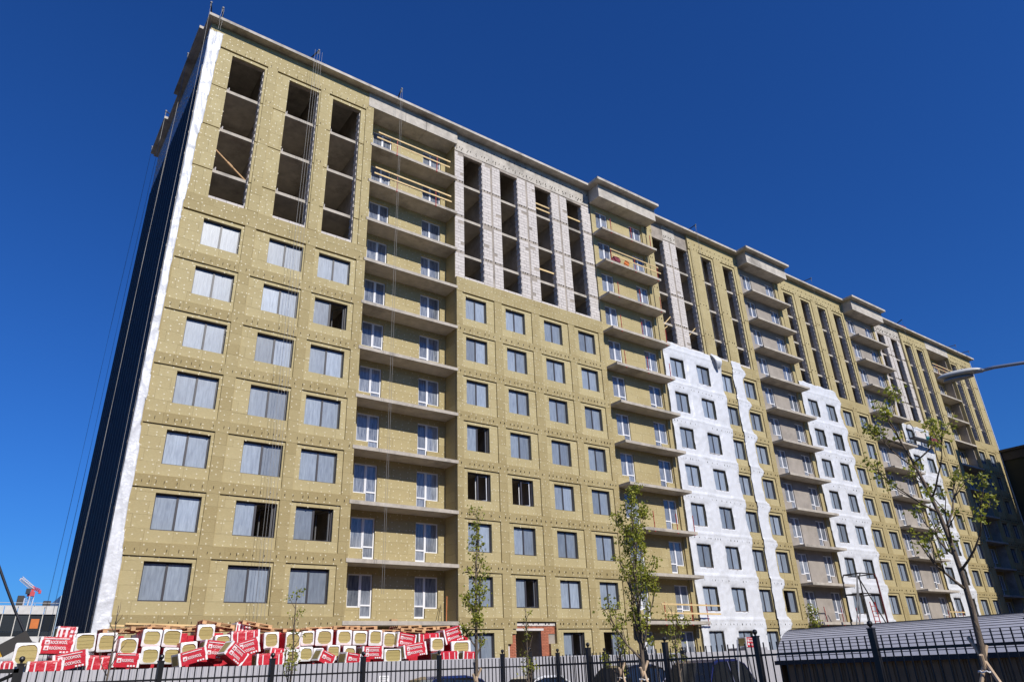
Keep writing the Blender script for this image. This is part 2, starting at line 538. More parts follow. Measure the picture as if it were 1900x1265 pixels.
def tickrow(x0, x1, z, y, step=.42):
    x = x0 + .15
    while x < x1 - .1:
        h = random.uniform(.08, .14)
        mem = 41.9 < x < 49.3 or 50.9 < x < 52.6 or 61.2 < x < 68 or 80.5 < x < 86.4
        ticks.box(x - .006, x + .006, y - (.105 if mem and z < 25.5 else .07), y + .02, z - h / 2, z + h / 2)
        x += step * random.uniform(.55, 1.4)

beams = []
INS_TOP = {1: True, 3: False, 5: True, 7: True, 9: True, 11: True}
for bay, (bx0, bx1) in BAYS.items():
    cs = [c for c in COLS if c['bay'] == bay]
    # ---- structural wall with openings (y .2-.4)
    holes = [opening(c, k) for c in cs for k in range(1, 9)] + [(c['x0'], c['x1'], TOPZ0, TOPZ1) for c in cs]
    if bay == 3: holes.append((25.98, 27.82, .05, 3.72))
    for r in cuts((bx0, bx1, 0, ZROOF), holes): core.box(r[0], r[1], .201, .42, r[2], r[3])
    # ---- insulation, floors 1..8
    ins_low_top = 25.94
    for k in range(1, 9):
        fields = [(c['a'], c['b'], zl(k), zs(k)) for c in cs]
        # proud layer: band and pilasters
        lo = zl(k) - .58 if k > 1 else 0
        hi = zl(k + 1) - .58 if k < 8 else ins_low_top
        slot = [(c['a'], c['b'], zs(k), zs(k) + .075) for c in cs]
        extra = [(25.3, 28.39, 0, 3.02), (25.62, 28.39, 2.9, 3.55), (25.97, 28.89, 3.0, 4.2)] if (bay == 3 and k < 3) else []
        if k == 1:
            fields = [(f[0], f[1], 1.35, f[3]) for f in fields]
        # split so the band above the window is its own row of boards
        tile((bx0, bx1, lo, zl(k) if k > 1 else .6), fields + slot + extra, 0.0, .30, dens=.85 if bx0 < 60 else .5)
        tile((bx0, bx1, zl(k) if k > 1 else .6, zs(k) + .055), fields + slot + extra, 0.0, .36, dens=.85 if bx0 < 60 else .5)
        if hi > zs(k) + .06: tile((bx0, bx1, zs(k) + .055, hi), fields + slot + extra, 0.0, .33, dens=.85 if bx0 < 60 else .5)
        for c in cs:
            f = (c['a'] + .002, c['b'] - .002, zl(k) if k > 1 else 1.35, zs(k))
            tile(f, [opening(c, k)] + extra, .075, .62, off=.3, dens=.9 if bx0 < 60 else .4)
        if k >= 2 or True:
            tickrow(bx0 + .1, bx1 - .1, zf(k) - .12 if k > 1 else 1.08, 0.0, .45 if bay < 6 else .6)
    # ---- top storeys
    zT0, zT1 = ins_low_top, ZROOF
    ops = [(c['x0'], c['x1'], TOPZ0, TOPZ1) for c in cs]
    ranges = {1: [(bx0, bx1)], 5: [(bx0, 42.66), (47.53, bx1)], 7: [(bx0, bx1)], 9: [(86.75, bx1)], 11: [(bx0, bx1)], 3: []}[bay]
    for (ra, rb) in ranges:
        fl = []
        for c in cs:
            a, b = max(c['a'], ra), min(c['b'], rb)
            if b > a: fl.append((a, b, TOPZ0, zs(12)))
        slots = []
        for k in range(8, 13):
            slots += [(f[0], f[1], zs(k), zs(k) + .07) for f in fl]
        for kk in range(8, 12):
            tile((ra, rb, max(zT0, zs(kk)), zs(kk + 1)), fl + ops + slots, 0.0, .42, dens=.8)
        tile((ra, rb, zs(12), ZROOF - .02), ops + slots, 0.0, .42, dens=.8)
        for f in fl:
            tile((f[0] + .002, f[1] - .002, TOPZ0, zs(12)), ops + slots, .075, .55, off=.25, bw=.6, bh=1.0, dens=.9)
        for k in range(9, 13):
            for f in fl:
                pass
            for (pa, pb) in [(q[0], q[1]) for q in cuts((ra, rb, 0, 1), [(f[0], f[1], 0, 1) for f in fl])]:
                tickrow(pa, pb, zf(k) - .12, 0.0, .4)
        tickrow(ra, rb, 37.0, 0.0, .5)
        if ra > 20: tickrow(ra, rb, 37.5, 0.0, .6)
    # ---- bare aerated-block piers
    bare = {3: [(bx0, bx1)], 5: [(44.27, 45.93)], 9: [(bx0 + .05, 86.7)]}.get(bay, [])
    for (ra, rb) in bare:
        piers = [(q[0], q[1]) for q in cuts((ra, rb, 0, 1), [(c['x0'], c['x1'], 0, 1) for c in cs])]
        for (pa, pb) in piers:
            w = pb - pa
            colw = .16 if w > 1.2 else 0
            mid = (pa + pb) / 2
            segs = [(pa, mid - colw / 2), (mid + colw / 2, pb)] if colw else [(pa, pb)]
            if w < .3: segs = [(pa, pb)]
            for k in range(9, 13):
                z0 = TOPZ0 if k == 9 else zf(k)
                z1 = zf(k + 1) - .22 if k < 12 else TOPZ1 + .12
                z = z0; row = 0
                while z < z1 - .06:
                    zz = min(z + .25, z1)
                    if z1 - zz < .08: zz = z1
                    for (sa, sb) in segs:
                        L = sb - sa
                        if L > .45:
                            j = sa + L * (.62 if (row + (sa == pa)) % 2 else .36)
                            bl = [(sa, j), (j, sb)] if row % 5 else [(sa, sb)]
                        else: bl = [(sa, sb)]
                        for (u, v) in bl:
                            if random.random() < .03: continue
                            blocks.append((u + .009, v - .009, .188 - random.uniform(0, .012), .202, z + .008, zz - .008))
                    z = zz; row += 1
                if k < 12: tickrow(pa, pb, z1 + .16, .19, .3)
        # lintels, ticks on the beam
        for c in cs:
            if c['x0'] >= ra and c['x1'] <= rb: core.box(c['x0'] - .0, c['x1'] + .0, .17, .2, TOPZ1, TOPZ1 + .2)
        beams.append((ra, rb))
        tickrow(ra, rb, 37.2, .15, .38); tickrow(ra, rb, 37.02, .15, .7); tickrow(ra, rb, 37.95, .15, .5)

# loggia bays: back wall and side walls in insulation
def doors_at(x0, k, mirror=False): pass
DOORS = []   # (x, y, k, kind)   kind 'L': window left of door; 'R': door left of window
for bay, (x0, x1) in LOGG.items():
    d = 1.4
    s = x0 - 15.35
    dx2 = -(6.65 - (x1 - x0))
    holes = []
    for k in range(1, 13):
        a = 16.03 + s; b = 20.02 + s + dx2
        holes += [(a, a + .76, zb(k), zf(k) + 2.44), (a + .76, a + 1.44, zf(k) + .23, zf(k) + 2.44), (b, b + .67, zf(k) + .23, zf(k) + 2.44), (b + .67, b + 1.5, zb(k), zf(k) + 2.44)]
        DOORS.append((a, d + .12, k, 'L')); DOORS.append((b, d + .12, k, 'R'))
    for r in cuts((x0 - .1, x1 + .1, 0, ZROOF), holes): core.box(r[0], r[1], d + .2, d + .4, r[2], r[3])
    for k in range(1, 13):
        tile((x0, x1, zf(k) if k > 1 else 0, zf(k + 1) - .2 if k < 12 else 37.25), holes, d, .48, yb=d + .2, dens=.9 if bay == 2 else .4)
    core.box(x0 - .3, x0 - .02, .42, d + .2, 0, 37.3); core.box(x1 + .02, x1 + .3, .42, d + .2, 0, 37.3)
sideb = []
for bay, (x0, x1) in LOGG.items():
    for k in range(1, 13):
        z0, z1 = (zf(k) if k > 1 else 0), (zf(k + 1) - .2 if k < 12 else 37.25)
        z = z0
        while z < z1 - .05:
            zz = min(z + .6, z1)
            sideb.append((x0 - .1, x0 + .012, .205, 1.395, z + .004, zz - .004)); sideb.append((x1 - .012, x1 + .1, .205, 1.395, z + .004, zz - .004))
            z = zz
# balcony bays
plas = []
for bay, (x0, x1) in BALC.items():
    d = .10
    s = x0 - 35.3
    holes = []
    for k in range(1, 13):
        a = 35.85 + s; b = 39.8 + s
        if bay != 4: b -= .22
        holes += [(a, a + .66, zb(k), zf(k) + 2.44), (a + .66, a + 1.34, zf(k) + .23, zf(k) + 2.44), (b, b + .67, zf(k) + .23, zf(k) + 2.44), (b + .67, b + 1.42, zb(k), zf(k) + 2.44)]
        DOORS.append((a, d + .1, k, 'L2')); DOORS.append((b, d + .1, k, 'R2'))
    for r in cuts((x0, x1, 0, ZROOF), holes): core.box(r[0], r[1], d + .16, d + .36, r[2], r[3])
    xe = x1 - .55
    for k in range(1, 13):
        z0, z1 = (zf(k) if k > 1 else 0), (zf(k + 1) - .2 if k < 12 else 37.16)
        if bay == 4:
            tile((x0 + .05, xe, z0, z1), holes, d, .48, yb=d + .16, dens=.55)
            tile((xe, x1 - .12, z0, z1), [], -.02, .40, yb=d + .16, dens=.5)
        else:
            for r in cuts((x0 + .05, xe, z0, z1), holes): plas.append((r[0], r[1], d, d + .16, r[2], r[3]))
            tile((xe, x1 - .12, z0, z1), [], -.02, .40, yb=d + .16, dens=.3)

WL = lambda name, mbx, m, **k: part(bld, name, mbx, m, world=True, **k)
WL('wall', core, M['core'])
for (pa, pb) in ((54, 62), (73, 81)):
    mbp = MB()
    for p in plas:
        if pa < p[0] < pb: mbp.box(*p)
    WL('plastered_wall', mbp, M['plaster'])

# boards: the 300 that show largest are parts, the rest one joined part
cx, cy, cz = cam.matrix_world.translation
def score(b):
    ax, az = (b[0] + b[1]) / 2, (b[4] + b[5]) / 2
    d = math.sqrt((ax - cx) ** 2 + (cy - b[2]) ** 2 + (az - cz) ** 2)
    cosv = (b[2] - cy) / d
    vis = 1 if az > 3.5 else .01
    return (b[1] - b[0]) * (b[5] - b[4]) / d / d * cosv * vis
boards.sort(key=score, reverse=True)
off = Vector((-55, 0, 0))
for b in boards[:300]:
    m_ = MB(); c_ = ((b[0] + b[1]) / 2, b[2], (b[4] + b[5]) / 2)
    m_.box(b[0] - c_[0], b[1] - c_[0], 0, b[3] - b[2], b[4] - c_[2], b[5] - c_[2], b[6])
    put('insulation_board', m_.mesh('insulation_board', M['wool'], tint=True), bld, Vector(c_) + off)
m_ = MB()
for b in boards[300:]: m_.box(b[0], b[1], b[2], b[3], b[4], b[5], b[6])
for b in sideb: m_.box(*b, .42 + random.uniform(-.1, .1))
WL('insulation_layer', m_, M['wool'], tint=True, kind='stuff')
WL('fasteners', dots, M['dot'], kind='stuff')
WL('wall_brackets', ticks, M['black_iron'], kind='stuff')
# aerated blocks
mm = {}
blocks.sort(key=lambda b: (b[1] - b[0]) * (b[5] - b[4]) / ((b[0]) ** 2 + 1400 + (b[4]) ** 2), reverse=True)
for b in blocks[:300]:
    key = (round(b[1] - b[0], 2), round(b[5] - b[4], 2))
    if key not in mm:
        q = MB(); q.box(0, key[0], 0, .03, 0, key[1]); mm[key] = q.mesh('block', M['block'])
    put('block', mm[key], bld, Vector((b[0], b[2], b[4])) + off)
m_ = MB()
for b in blocks[300:]: m_.box(*b)
WL('blockwork', m_, M['block'], kind='stuff')
# toothed reveals of the open storeys: rows of blocks in the right jambs
m_ = MB()
for c in COLS:
    z = TOPZ0; r = 0
    while z < TOPZ1 - .1:
        pr = .05 if r % 2 else .015
        m_.box(c['x1'] - pr, c['x1'] + .001, .205, .62, z + .012, z + .238); m_.box(c['x0'] - .001, c['x0'] + .02, .205, .6, z + .012, z + .238)
        z += .25; r += 1
WL('reveal_blockwork', m_, M['block'], kind='stuff')
# parapet blocks at the foot of the open storeys
q = {}
for c in COLS:
    if c['x0'] > 60: continue
    x = c['x0'] + .02; i = 0
    while x < c['x1'] - .05:
        w = min(.62 if i else .38, c['x1'] - .02 - x); i += 1
        key = round(w, 2)
        if key not in q:
            t_ = MB(); t_.box(0, key - .015, 0, .2, 0, .24); q[key] = t_.mesh('parapet_block', M['block'])
        put('parapet_block', q[key], bld, Vector((x, .16, TOPZ0 + .0)) + off)
        x += w
# floor slabs across the block, inner walls, inside of the rooms
for k in range(1, 13):
    m_ = MB()
    m_.box(XL + .35, XR - .3, 1.81 if False else .46, DEP - .3, zf(k) - .2, zf(k))
    # keep slab clear of loggias by starting deeper there
    WL('floor_slab', m_, M['slab'])
m_ = MB()
for c in COLS:
    for xx in (c['x0'] - .42, c['x1'] + .42):
        if any(abs(xx - y) < .5 for y in []): continue
        m_.box(xx - .09, xx + .09, .43, 5.2, 0, ZROOF)
m_.box(XL + .3, XR - .3, 5.2, 5.4, 0, ZROOF)
WL('inner_wall', m_, M['core'])
m_ = MB(); m_.box(XL + .05, XR - .05, DEP - .25, DEP, 0, ZROOF); m_.box(XR - .25, XR - .02, .42, DEP - .25, 0, ZROOF); m_.box(XL + .06, XL + .3, .43, DEP - .26, 0, ZROOF)
WL('end_and_rear_wall', m_, M['core'])
# roof slab and the projecting roof canopies
m_ = MB(); m_.box(XL - .30, XR + .5, -.55, DEP + .5, ZROOF, ZROOF + .2)
WL('roof_slab', m_, M['concrete'])
for bay, (x0, x1) in BALC.items():
    m_ = MB(); m_.box(x0 - .55, x1 + .2, -1.7, -.555, ZROOF - .001, ZROOF + .22)
    WL('roof_canopy', m_, M['concrete'])
    m_ = MB(); xm = (x0 + x1) / 2
    m_.box(x0 - .05, xm - .012, -1.15, .09, 37.16, ZROOF - .003); m_.box(xm + .012, x1 + .18, -1.147, .09, 37.163, ZROOF - .003)
    WL('roof_beam', m_, M['concrete'])
for (y0, y1) in ((.8, 7.5), (10.3, 14.9)):
    m_ = MB(); m_.box(XL - .55, XL - .305, y0, y1, ZROOF, ZROOF + .2); WL('roof_canopy', m_, M['concrete'])
m_ = MB()
for (x0, x1) in ((14.95, 17.78), (17.80, 19.46), (19.48, 22.1)):
    m_.box(x0, x1, -.03 - .004 * (x0 > 18), 1.39, 37.25, ZROOF - .003)
WL('roof_beam', m_, M['concrete'])
m_ = MB(); m_.box(93.2, 99.3, -.03, 1.39, 37.25, ZROOF - .003); WL('roof_beam', m_, M['concrete'])
# loggia and balcony slabs
for bay, (x0, x1) in LOGG.items():
    for k in range(2, 13):
        m_ = MB()
        xa = x0 - .1; xb = x1 + .06
        xm = xb - .55
        m_.box(xa, xm - .006, -.035, .45, zf(k) - .2, zf(k)); m_.box(xm + .006, xb, -.03, .45, zf(k) - .198, zf(k) - .004)
        WL('balcony_slab', m_, M['slab'])
for bay, (x0, x1) in BALC.items():
    for k in range(2, 13):
        m_ = MB(); m_.box(x0 + .02, x1 - (.18 if bay == 4 else .05), -1.1, .098, zf(k) - .2, zf(k))
        WL('balcony_slab', m_, M['slab'])
for (ra, rb) in beams:
    m_ = MB(); n_ = max(1, int((rb - ra) / 3.3))
    for i in range(n_): m_.box(ra + (rb - ra) * i / n_ + .004, ra + (rb - ra) * (i + 1) / n_ - .004, .16, .2, 36.82, ZROOF - .004)
    WL('ring_beam', m_, M['concrete'])
# black strips painting in the shade of the vertical gaps beside the balcony bays
m_ = MB()
for bay, (x0, x1) in BALC.items():
    m_.box(x1 - .10, x1 - .015, .03, .2, 0, ZROOF - .3)
WL('gap_shade_strip', m_, M['black_iron'])
# red brick round the unfinished doorway on the ground floor
m_ = MB()
bricks = []
z = .05; r = 0
while z < 4.1:
    x = 25.32 - (.125 if r % 2 else 0)
    while x < 28.9:
        a, b = max(x, 25.32), min(x + .25, 28.87)
        for q_ in cuts((a, b, z, z + .075), [(25.98, 27.82, 0, 3.72), (25.0, 25.64, 3.0, 4.3), (28.38, 29, 0, 3.0), (25.0, 25.97, 3.5, 4.3), (28.38, 29, 3.0, 3.55)]):
            if q_[1] - q_[0] > .05 and q_[3] - q_[2] > .03 and z > .9: bricks.append(q_)
        x += .25
    z += .085; r += 1
bk = MB(); bk.box(0, .24, 0, .05, 0, .073); bm_ = bk.mesh('brick', M['brick_red'])
full = [b for b in bricks if b[1] - b[0] > .24][-200:]
for b in full: put('brick', bm_, bld, Vector((b[0], .155, b[2])) + off)
m_ = MB()
for b in bricks:
    if b not in full: m_.box(b[0], b[1] - .01, .155, .2, b[2], b[3] - .002)
WL('cut_bricks', m_, M['brick_red'], kind='stuff')
m_ = MB(); m_.box(25.97, 28.87, .12, .2, 3.98, 4.14); m_.box(25.8, 28.0, .13, .2, 3.72, 3.84); m_.box(25.32, 25.5, .15, .2, 2.3, 3.0); m_.box(28.4, 28.62, .14, .2, 2.6, 2.95)
WL('door_lintel', m_, M['lintel'])
# left end wall: ribbed dark cladding sheets below, pale foil faced insulation above
y = 0.06; 
while y < DEP - .1:
    w = min(1.05, DEP - y)
    m_ = MB()
    m_.box(XL - .03, XL + .05, y, y + w - .01, 0, 34.9)
    sheet_ = WL('cladding_sheet', m_, M['navy'])
    n = 4; m_ = MB()
    for i in range(n):
        yy = y + w * (i + .3) / n
        m_.box(XL - .05, XL - .03, yy, yy + .03, 0, 34.9 - .25 * (i % 2))
    rb = put('ribs', m_.mesh('ribs', M['navy_rib']), sheet_)
    m_ = MB(); m_.box(XL - .06, XL - .03, y + w - .06, y + w - .02, 0, 34.7); put('cover_strip', m_.mesh('cover_strip', M['dark_steel']), sheet_)
    y += w
m_ = MB()
yy = .06
while yy < DEP - .1:
    zz = 34.92
    while zz < 38.3:
        m_.box(XL - .02, XL + .05, yy + .004, min(yy + 1.2, DEP) - .004, zz + .004, min(zz + .6, 38.4) - .004)
        zz += .6
    yy += 1.2
WL('foil_faced_insulation', m_, M['foil'], kind='stuff')
m_ = MB()
for i in range(230):
    yy = random.uniform(.1, DEP); zz = random.uniform(34.9, 38.2)
    m_.box(XL - .05, XL - .02, yy - .05, yy + .05, zz - .05, zz + .05)
WL('end_wall_fasteners', m_, M['crane_white'], kind='stuff')
m_ = MB()
m_.box(XL - .09, XL - .01, -.005, .055, 0, 34.9)
for i in range(22): m_.box(XL - .11, XL - .01, -.012, .0, 1.2 + i * 1.5, 1.35 + i * 1.5)
WL('corner_profile', m_, M['dark_frame'])
m_ = MB(); m_.box(XR - .0, XR + .12, -.06, .4, 0, ZROOF - .1)
WL('end_corner_strip', m_, M['membrane'])
# cast rings on the open floors
m_ = MB()
for c in COLS[:3]:
    for k in range(10, 13):
        m_.tube([(c['x0'] + .2, .5, zf(k)), (c['x0'] + .2, .5, zf(k) + .22)], .025, 5); m_.tube([(c['x0'] + .13, .5, zf(k)), (c['x0'] + .13, .5, zf(k) + .12)], .02, 5)
WL('slab_anchors', m_, M['sill'], kind='stuff')

# ---- windows: frame, panes, sill
def win_meshes(w, h, sill):
    fr = MB(); t = .065
    fr.box(0, w, 0, .07, 0, t); fr.box(0, w, 0, .07, h - t, h); fr.box(0, t, 0, .07, t, h - t); fr.box(w - t, w, 0, .07, t, h - t)
    fr.box(w / 2 - .05, w / 2 + .05, -.01, .07, t, h - t)
    pn = MB(); pn.box(t, w / 2 - .05, .03, .05, t, h - t)
    pr = MB(); pr.box(w / 2 + .05, w - t, .03, .05, t, h - t)
    sl = None
    if sill:
        sl = MB(); sl.box(-.02, w + .02, -.16, .02, -.035, 0.0)
        sl = sl.mesh('sill', M['sill'])
    sh = MB(); hw = w / 2 - .12     # sash swung into the room, hinged at its right edge
    for bx in ((0, .05, 0, .05, 0, h - 2 * t), (hw - .05, hw, 0, .05, 0, h - 2 * t), (.05, hw - .05, 0, .05, 0, .05), (.05, hw - .05, 0, .05, h - 2 * t - .05, h - 2 * t)): sh.box(*bx)
    return fr.mesh('frame', M['dark_frame']), pn.mesh('pane', M['film']), pr.mesh('pane', M['film']), sl, sh.mesh('sash', M['steel'])
wm = {}
OPENR = {(1, 3): 'R', (2, 3): 'R', (3, 5): 'R', (3, 4): 'LR', (4, 4): 'LR', (4, 2): 'R', (6, 1): 'L', (10, 1): 'L', (10, 2): 'L', (2, 7): 'R', (5, 1): 'R', (9, 1): '', (8, 1): ''}
for ci, c in enumerate(COLS):
    for k in range(1, 9):
        if ci == 4 and k == 1: continue
        w, h = round(c['x1'] - c['x0'], 2), 1.655
        key = (w, c['bay'] > 1)
        if key not in wm: wm[key] = win_meshes(w, h, key[1])
        fr, pl, prr, sl, sh = wm[key]
        yw = .13 if ci in (7, 8, 11, 12, 15, 16) else .265
        root = put('window', fr, bld, Vector((c['x0'], yw, zb(k))) + off)
        op = OPENR.get((ci, k), '')
        if 'L' not in op: put('pane', pl, root)
        if 'R' not in op: put('pane', prr, root)
        if sl: put('sill', sl, root)
        if op == 'R': put('sash', sh, root, (w - .09, .08, .065), (0, 0, math.radians(118)))
        if op == 'LR': put('sash', sh, root, (w - .12, .08, .065), (0, 0, math.radians(155)))
        if op == 'L': put('sash', sh, root, (.1, .09, .065), (0, 0, math.radians(72)))
# ---- balcony doors with side windows
def door_meshes(kind):
    ww, wd, h = {'L': (.76, .68, 2.21), 'R': (.83, .67, 2.21), 'L2': (.66, .68, 2.21), 'R2': (.75, .67, 2.21)}[kind]
    left = kind[0] == 'L'
    fr = MB(); t = .07; s0 = .525
    wx = 0 if left else wd
    dx = ww if left else 0
    # side window frame
    fr.box(wx, wx + ww, 0, .07, s0, s0 + t); fr.box(wx, wx + ww, 0, .07, h - t, h); fr.box(wx, wx + t, 0, .07, s0 + t, h - t); fr.box(wx + ww - t, wx + ww, 0, .07, s0 + t, h - t)
    # door frame
    d0, d1 = dx + .002, dx + wd - .002
    fr.box(d0, d1, -.015, .07, 0, t + .03); fr.box(d0, d1, -.015, .07, h - t - .002, h + .002); fr.box(d0, d0 + t, -.015, .07, t + .03, h - t); fr.box(d1 - t, d1, -.015, .07, t + .03, h - t); fr.box(d0 + t, d1 - t, -.012, .07, .60, .68)
    p1 = MB(); p1.box(wx + t, wx + ww - t, .03, .05, s0 + t, h - t)
    p2 = MB(); p2.box(d0 + t, d1 - t, .03, .05, .68, h - t)
    p3 = MB(); p3.box(d0 + t, d1 - t, .03, .05, t + .03, .60)
    bd = MB(); bd.box(d0 + .02, d1 - .02, -.01, .07, -.2, -.004)
    return fr.mesh('frame', M['pvc']), [p.mesh('pane', M['glass']) for p in (p1, p2, p3)], bd.mesh('threshold', M['teal'])
dm = {}
for (x, y, k, kind) in DOORS:
    if k < 2 and kind in ('L', 'R') and x < 50: pass
    if kind not in dm: dm[kind] = door_meshes(kind)
    fr, ps, bd = dm[kind]
    root = put('balcony_door', fr, bld, Vector((x, y, zf(k) + .23)) + off)
    for p in ps: put('pane', p, root)
    if k >= 2: put('threshold', bd, root)

# ------------------------------------------------------------------ white membranes
def sheet(name, label, z0, z1, xl, xr, holes, fields=(), y0=-.02, res=.10, wr=.075, seed=0, bands=True):
    """draped sheet: xl(z), xr(z) give its edges; holes are window rects; it sinks into the recessed fields"""
    from mathutils import noise
    def lines(a, b, keys):
        ks = sorted({round(k, 3) for k in keys if a < k < b} | {round(a, 3), round(b, 3)})
        out = []
        for p, q in zip(ks[:-1], ks[1:]):
            n = max(1, int(round((q - p) / res)))
            out += [p + (q - p) * i / n for i in range(n)]
        return out + [ks[-1]]
    zs_ = [z0 + (z1 - z0) * i / 200 for i in range(201)]
    xa, xb = min(xl(z) for z in zs_), max(xr(z) for z in zs_)
    X = lines(xa, xb, [h[0] for h in holes] + [h[1] for h in holes])
    Z = lines(z0, z1, [h[2] for h in holes] + [h[3] for h in holes])
    N = noise.noise
    def P(x, z):
        top = z > z1 - .01
        x = max(xl(z), min(xr(z), x))
        n1 = N(Vector((x * .8 + seed, z * .45, seed)))
        fv = 1 - abs(N(Vector((x * 3.1 + .4 * z + seed, z * .55, seed + 3)))) * 2.4           # hanging folds
        fd = 1 - abs(N(Vector((x * 1.1 - z * .8, z * .7 + x * .6, seed + 5)))) * 2.6              # diagonal pulls
        n3 = N(Vector((x * 7 - z * 3, z * 6, seed + 9)))
        d = wr * (.5 + .6 * n1 + .55 * max(0, fv) ** 1.5 + .38 * max(0, fd) ** 1.5 + .08 * n3)
        if bands:
            ph = (z - 4.0) % 3.0
            d += .05 * math.exp(-((ph - .42) / .07) ** 2) - .02 * math.exp(-((ph - 2.85) / .12) ** 2)
            for f in fields:
                ex = min(x - f[0], f[1] - x) / .12; ez = min(z - f[2], f[3] - z) / .12
                if ex > 0 and ez > 0: d -= .065 * min(1, ex) * min(1, ez); break
        zz = z
        if top: zz = z + .18 * N(Vector((x * 1.1, seed, 2))) + .06 * N(Vector((x * 5, seed, 4)))
        return (x, min(y0 - d, .055), zz)
    me_v = [P(x, z) for z in Z for x in X]
    me_f = []
    W_ = len(X)
    for j in range(len(Z) - 1):
        mz_ = (Z[j] + Z[j + 1]) / 2
        for i in range(W_ - 1):
            mx_ = (X[i] + X[i + 1]) / 2
            if mx_ < xl(mz_) or mx_ > xr(mz_): continue
            if any(h[0] < mx_ < h[1] and h[2] < mz_ < h[3] for h in holes): continue
            me_f.append((j * W_ + i, j * W_ + i + 1, (j + 1) * W_ + i + 1, (j + 1) * W_ + i))
    me = bpy.data.meshes.new(name)
    me.from_pydata(me_v, [], me_f)
    me.materials.append(M['membrane'])
    me.polygons.foreach_set('use_smooth', [True] * len(me_f))
    o = put(name, me, label=label, cat='sheet')
    sd = o.modifiers.new('thick', 'SOLIDIFY'); sd.thickness = .005; sd.offset = -1
    return o
from mathutils import noise as _nz
def nw(z, s, a=.08, f=.9): return a * (_nz.noise(Vector((z * f, s * 7.3, s))) * 1.6 + .5 * _nz.noise(Vector((z * f * 3.3, s * 3.1, s))))
wob = nw
def bulge(z):     # spreads at each spandrel, gathers beside the windows
    ph = (z - 4.0) % 3.0
    return math.exp(-((ph - .15) / .5) ** 2) + math.exp(-((ph - 3.15) / .5) ** 2)
H5 = [opening(c, k) for c in COLS if c['bay'] == 5 for k in range(1, 9)]
H7 = [opening(c, k) for c in COLS if c['bay'] == 7 for k in range(1, 9)]
H9 = [opening(c, k) for c in COLS if c['bay'] == 9 for k in range(1, 9)]
FIELDS = lambda bay: [(c['a'], c['b'], zl(k), zs(k)) for c in COLS if c['bay'] == bay for k in range(1, 9)]
F5, F7, F9 = FIELDS(5), FIELDS(7), FIELDS(9)
def corner_r(z):
    t = (z - 3) / 35
    return XL + .30 + .42 * (2 * t - 1) ** 2 * (1.1 if t > .5 else .9) + wob(z, 1, .05, .5)
sheet('membrane_sheet', 'narrow white wrinkled membrane strip hanging down the left corner of the apartment block', .6, 37.78, lambda z: XL - .06, corner_r, [], wr=.09, seed=3, bands=False, res=.07)
sheet('membrane_sheet', 'wide white membrane over the two left window columns of the middle facade section', .4, 25.95, lambda z: 41.87, lambda z: 49.22 + .1 * bulge(z) + wob(z, 2, .05), H5, F5, seed=11)
sheet('membrane_sheet', 'white membrane strip running down between two window columns, yellow boards on both sides', .4, 26.1, lambda z: 50.86 + wob(z, 5, .03), lambda z: 52.12 + .55 * bulge(z) + wob(z, 4, .05), H5, F5, seed=21)
sheet('membrane_sheet', 'white membrane with ragged right edge between two stacks of grey balconies', .4, 26.35, lambda z: 61.27, lambda z: 67.75 + .45 * bulge(z) + .05 * (26 - z) * .4 + wob(z, 7, .1), H7, F7, seed=31)
sheet('membrane_sheet', 'white membrane below the suspended work platform, farthest right of the membranes', .4, 25.1, lambda z: 80.47, lambda z: 86.3 + .3 * bulge(z) + wob(z, 9, .1), H9, F9, seed=41)
# loose flap folded over at the top of the middle membrane
m_ = MB()
def flp(i, j):
    u, v = i / 6, j / 6
    w_ = 1.05 * (1 - .75 * v ** 1.6)
    return (48.45 + (u - .5) * w_ + .12 * v, -.10 - .62 * math.sin(v * 2.6) * (1 - .5 * (2 * u - 1) ** 2) - .05 * math.sin(u * 9 + v * 4), 26.05 - 1.45 * v + .1 * math.cos(u * 3.1 - 1.5))
m_.v = [flp(i / 2, j / 2) for i in range(13) for j in range(13)]
for i in range(12):
    for j in range(12): m_.f.append((i * 13 + j, i * 13 + j + 1, (i + 1) * 13 + j + 1, (i + 1) * 13 + j)); m_.t.append(.5); m_.m.append(0)
o = put('membrane_flap', m_.mesh('membrane_flap', M['membrane'], smooth=True), label='loose flap of white membrane folded outwards at the top of the middle sheet', cat='sheet')
sd = o.modifiers.new('thick', 'SOLIDIFY'); sd.thickness = .01

# ------------------------------------------------------------------ guard rails on the balconies
post_m = MB(); post_m.box(-.02, .02, -.02, .02, -.22, 1.15); post_m.box(-.05, .05, -.03, .05, -.26, -.22); post_m.box(-.016, .016, -.05, -.02, .3, .36); post_m.box(-.016, .016, -.05, -.02, .75, .81)
post_me = post_m.mesh('post', M['red'])
def rail(x0, x1, y, k, posts, planks, label, bow=0.):
    t = thing('guard_rail', label, 'guard rail', (x0, y, zf(k)))
    for px in posts: put('post', post_me, t, (px - x0, 0, 0), (random.uniform(-.02, .02), random.uniform(-.03, .03), 0))
    for (pz, a, b) in planks:
        m_ = MB(); m_.box(a - x0, b - x0, -.06, -.025, pz, pz + .105)
        put('plank', m_.mesh('plank', M['wood']), t, (0, 0, 0), (0, random.uniform(-.004, .01), 0))
    return t
rail(15.6, 21.7, -.06, 12, [17.2, 20.35], [(.98, 15.75, 21.45), (.52, 15.65, 21.4)], 'red posts and two pine planks along the topmost recessed balcony')
rail(15.6, 21.7, -.06, 11, [17.3, 20.3], [(.98, 15.65, 21.5), (.5, 15.6, 21.55)], 'red posts and two pine planks on the recessed balcony one floor below the top')
nm = {12: 'eleventh row', }
ordn = {12: 'topmost', 11: 'second from top', 10: 'third from top', 9: 'fourth from top', 8: 'fifth from top', 4: 'ninth from top', 2: 'lowest'}
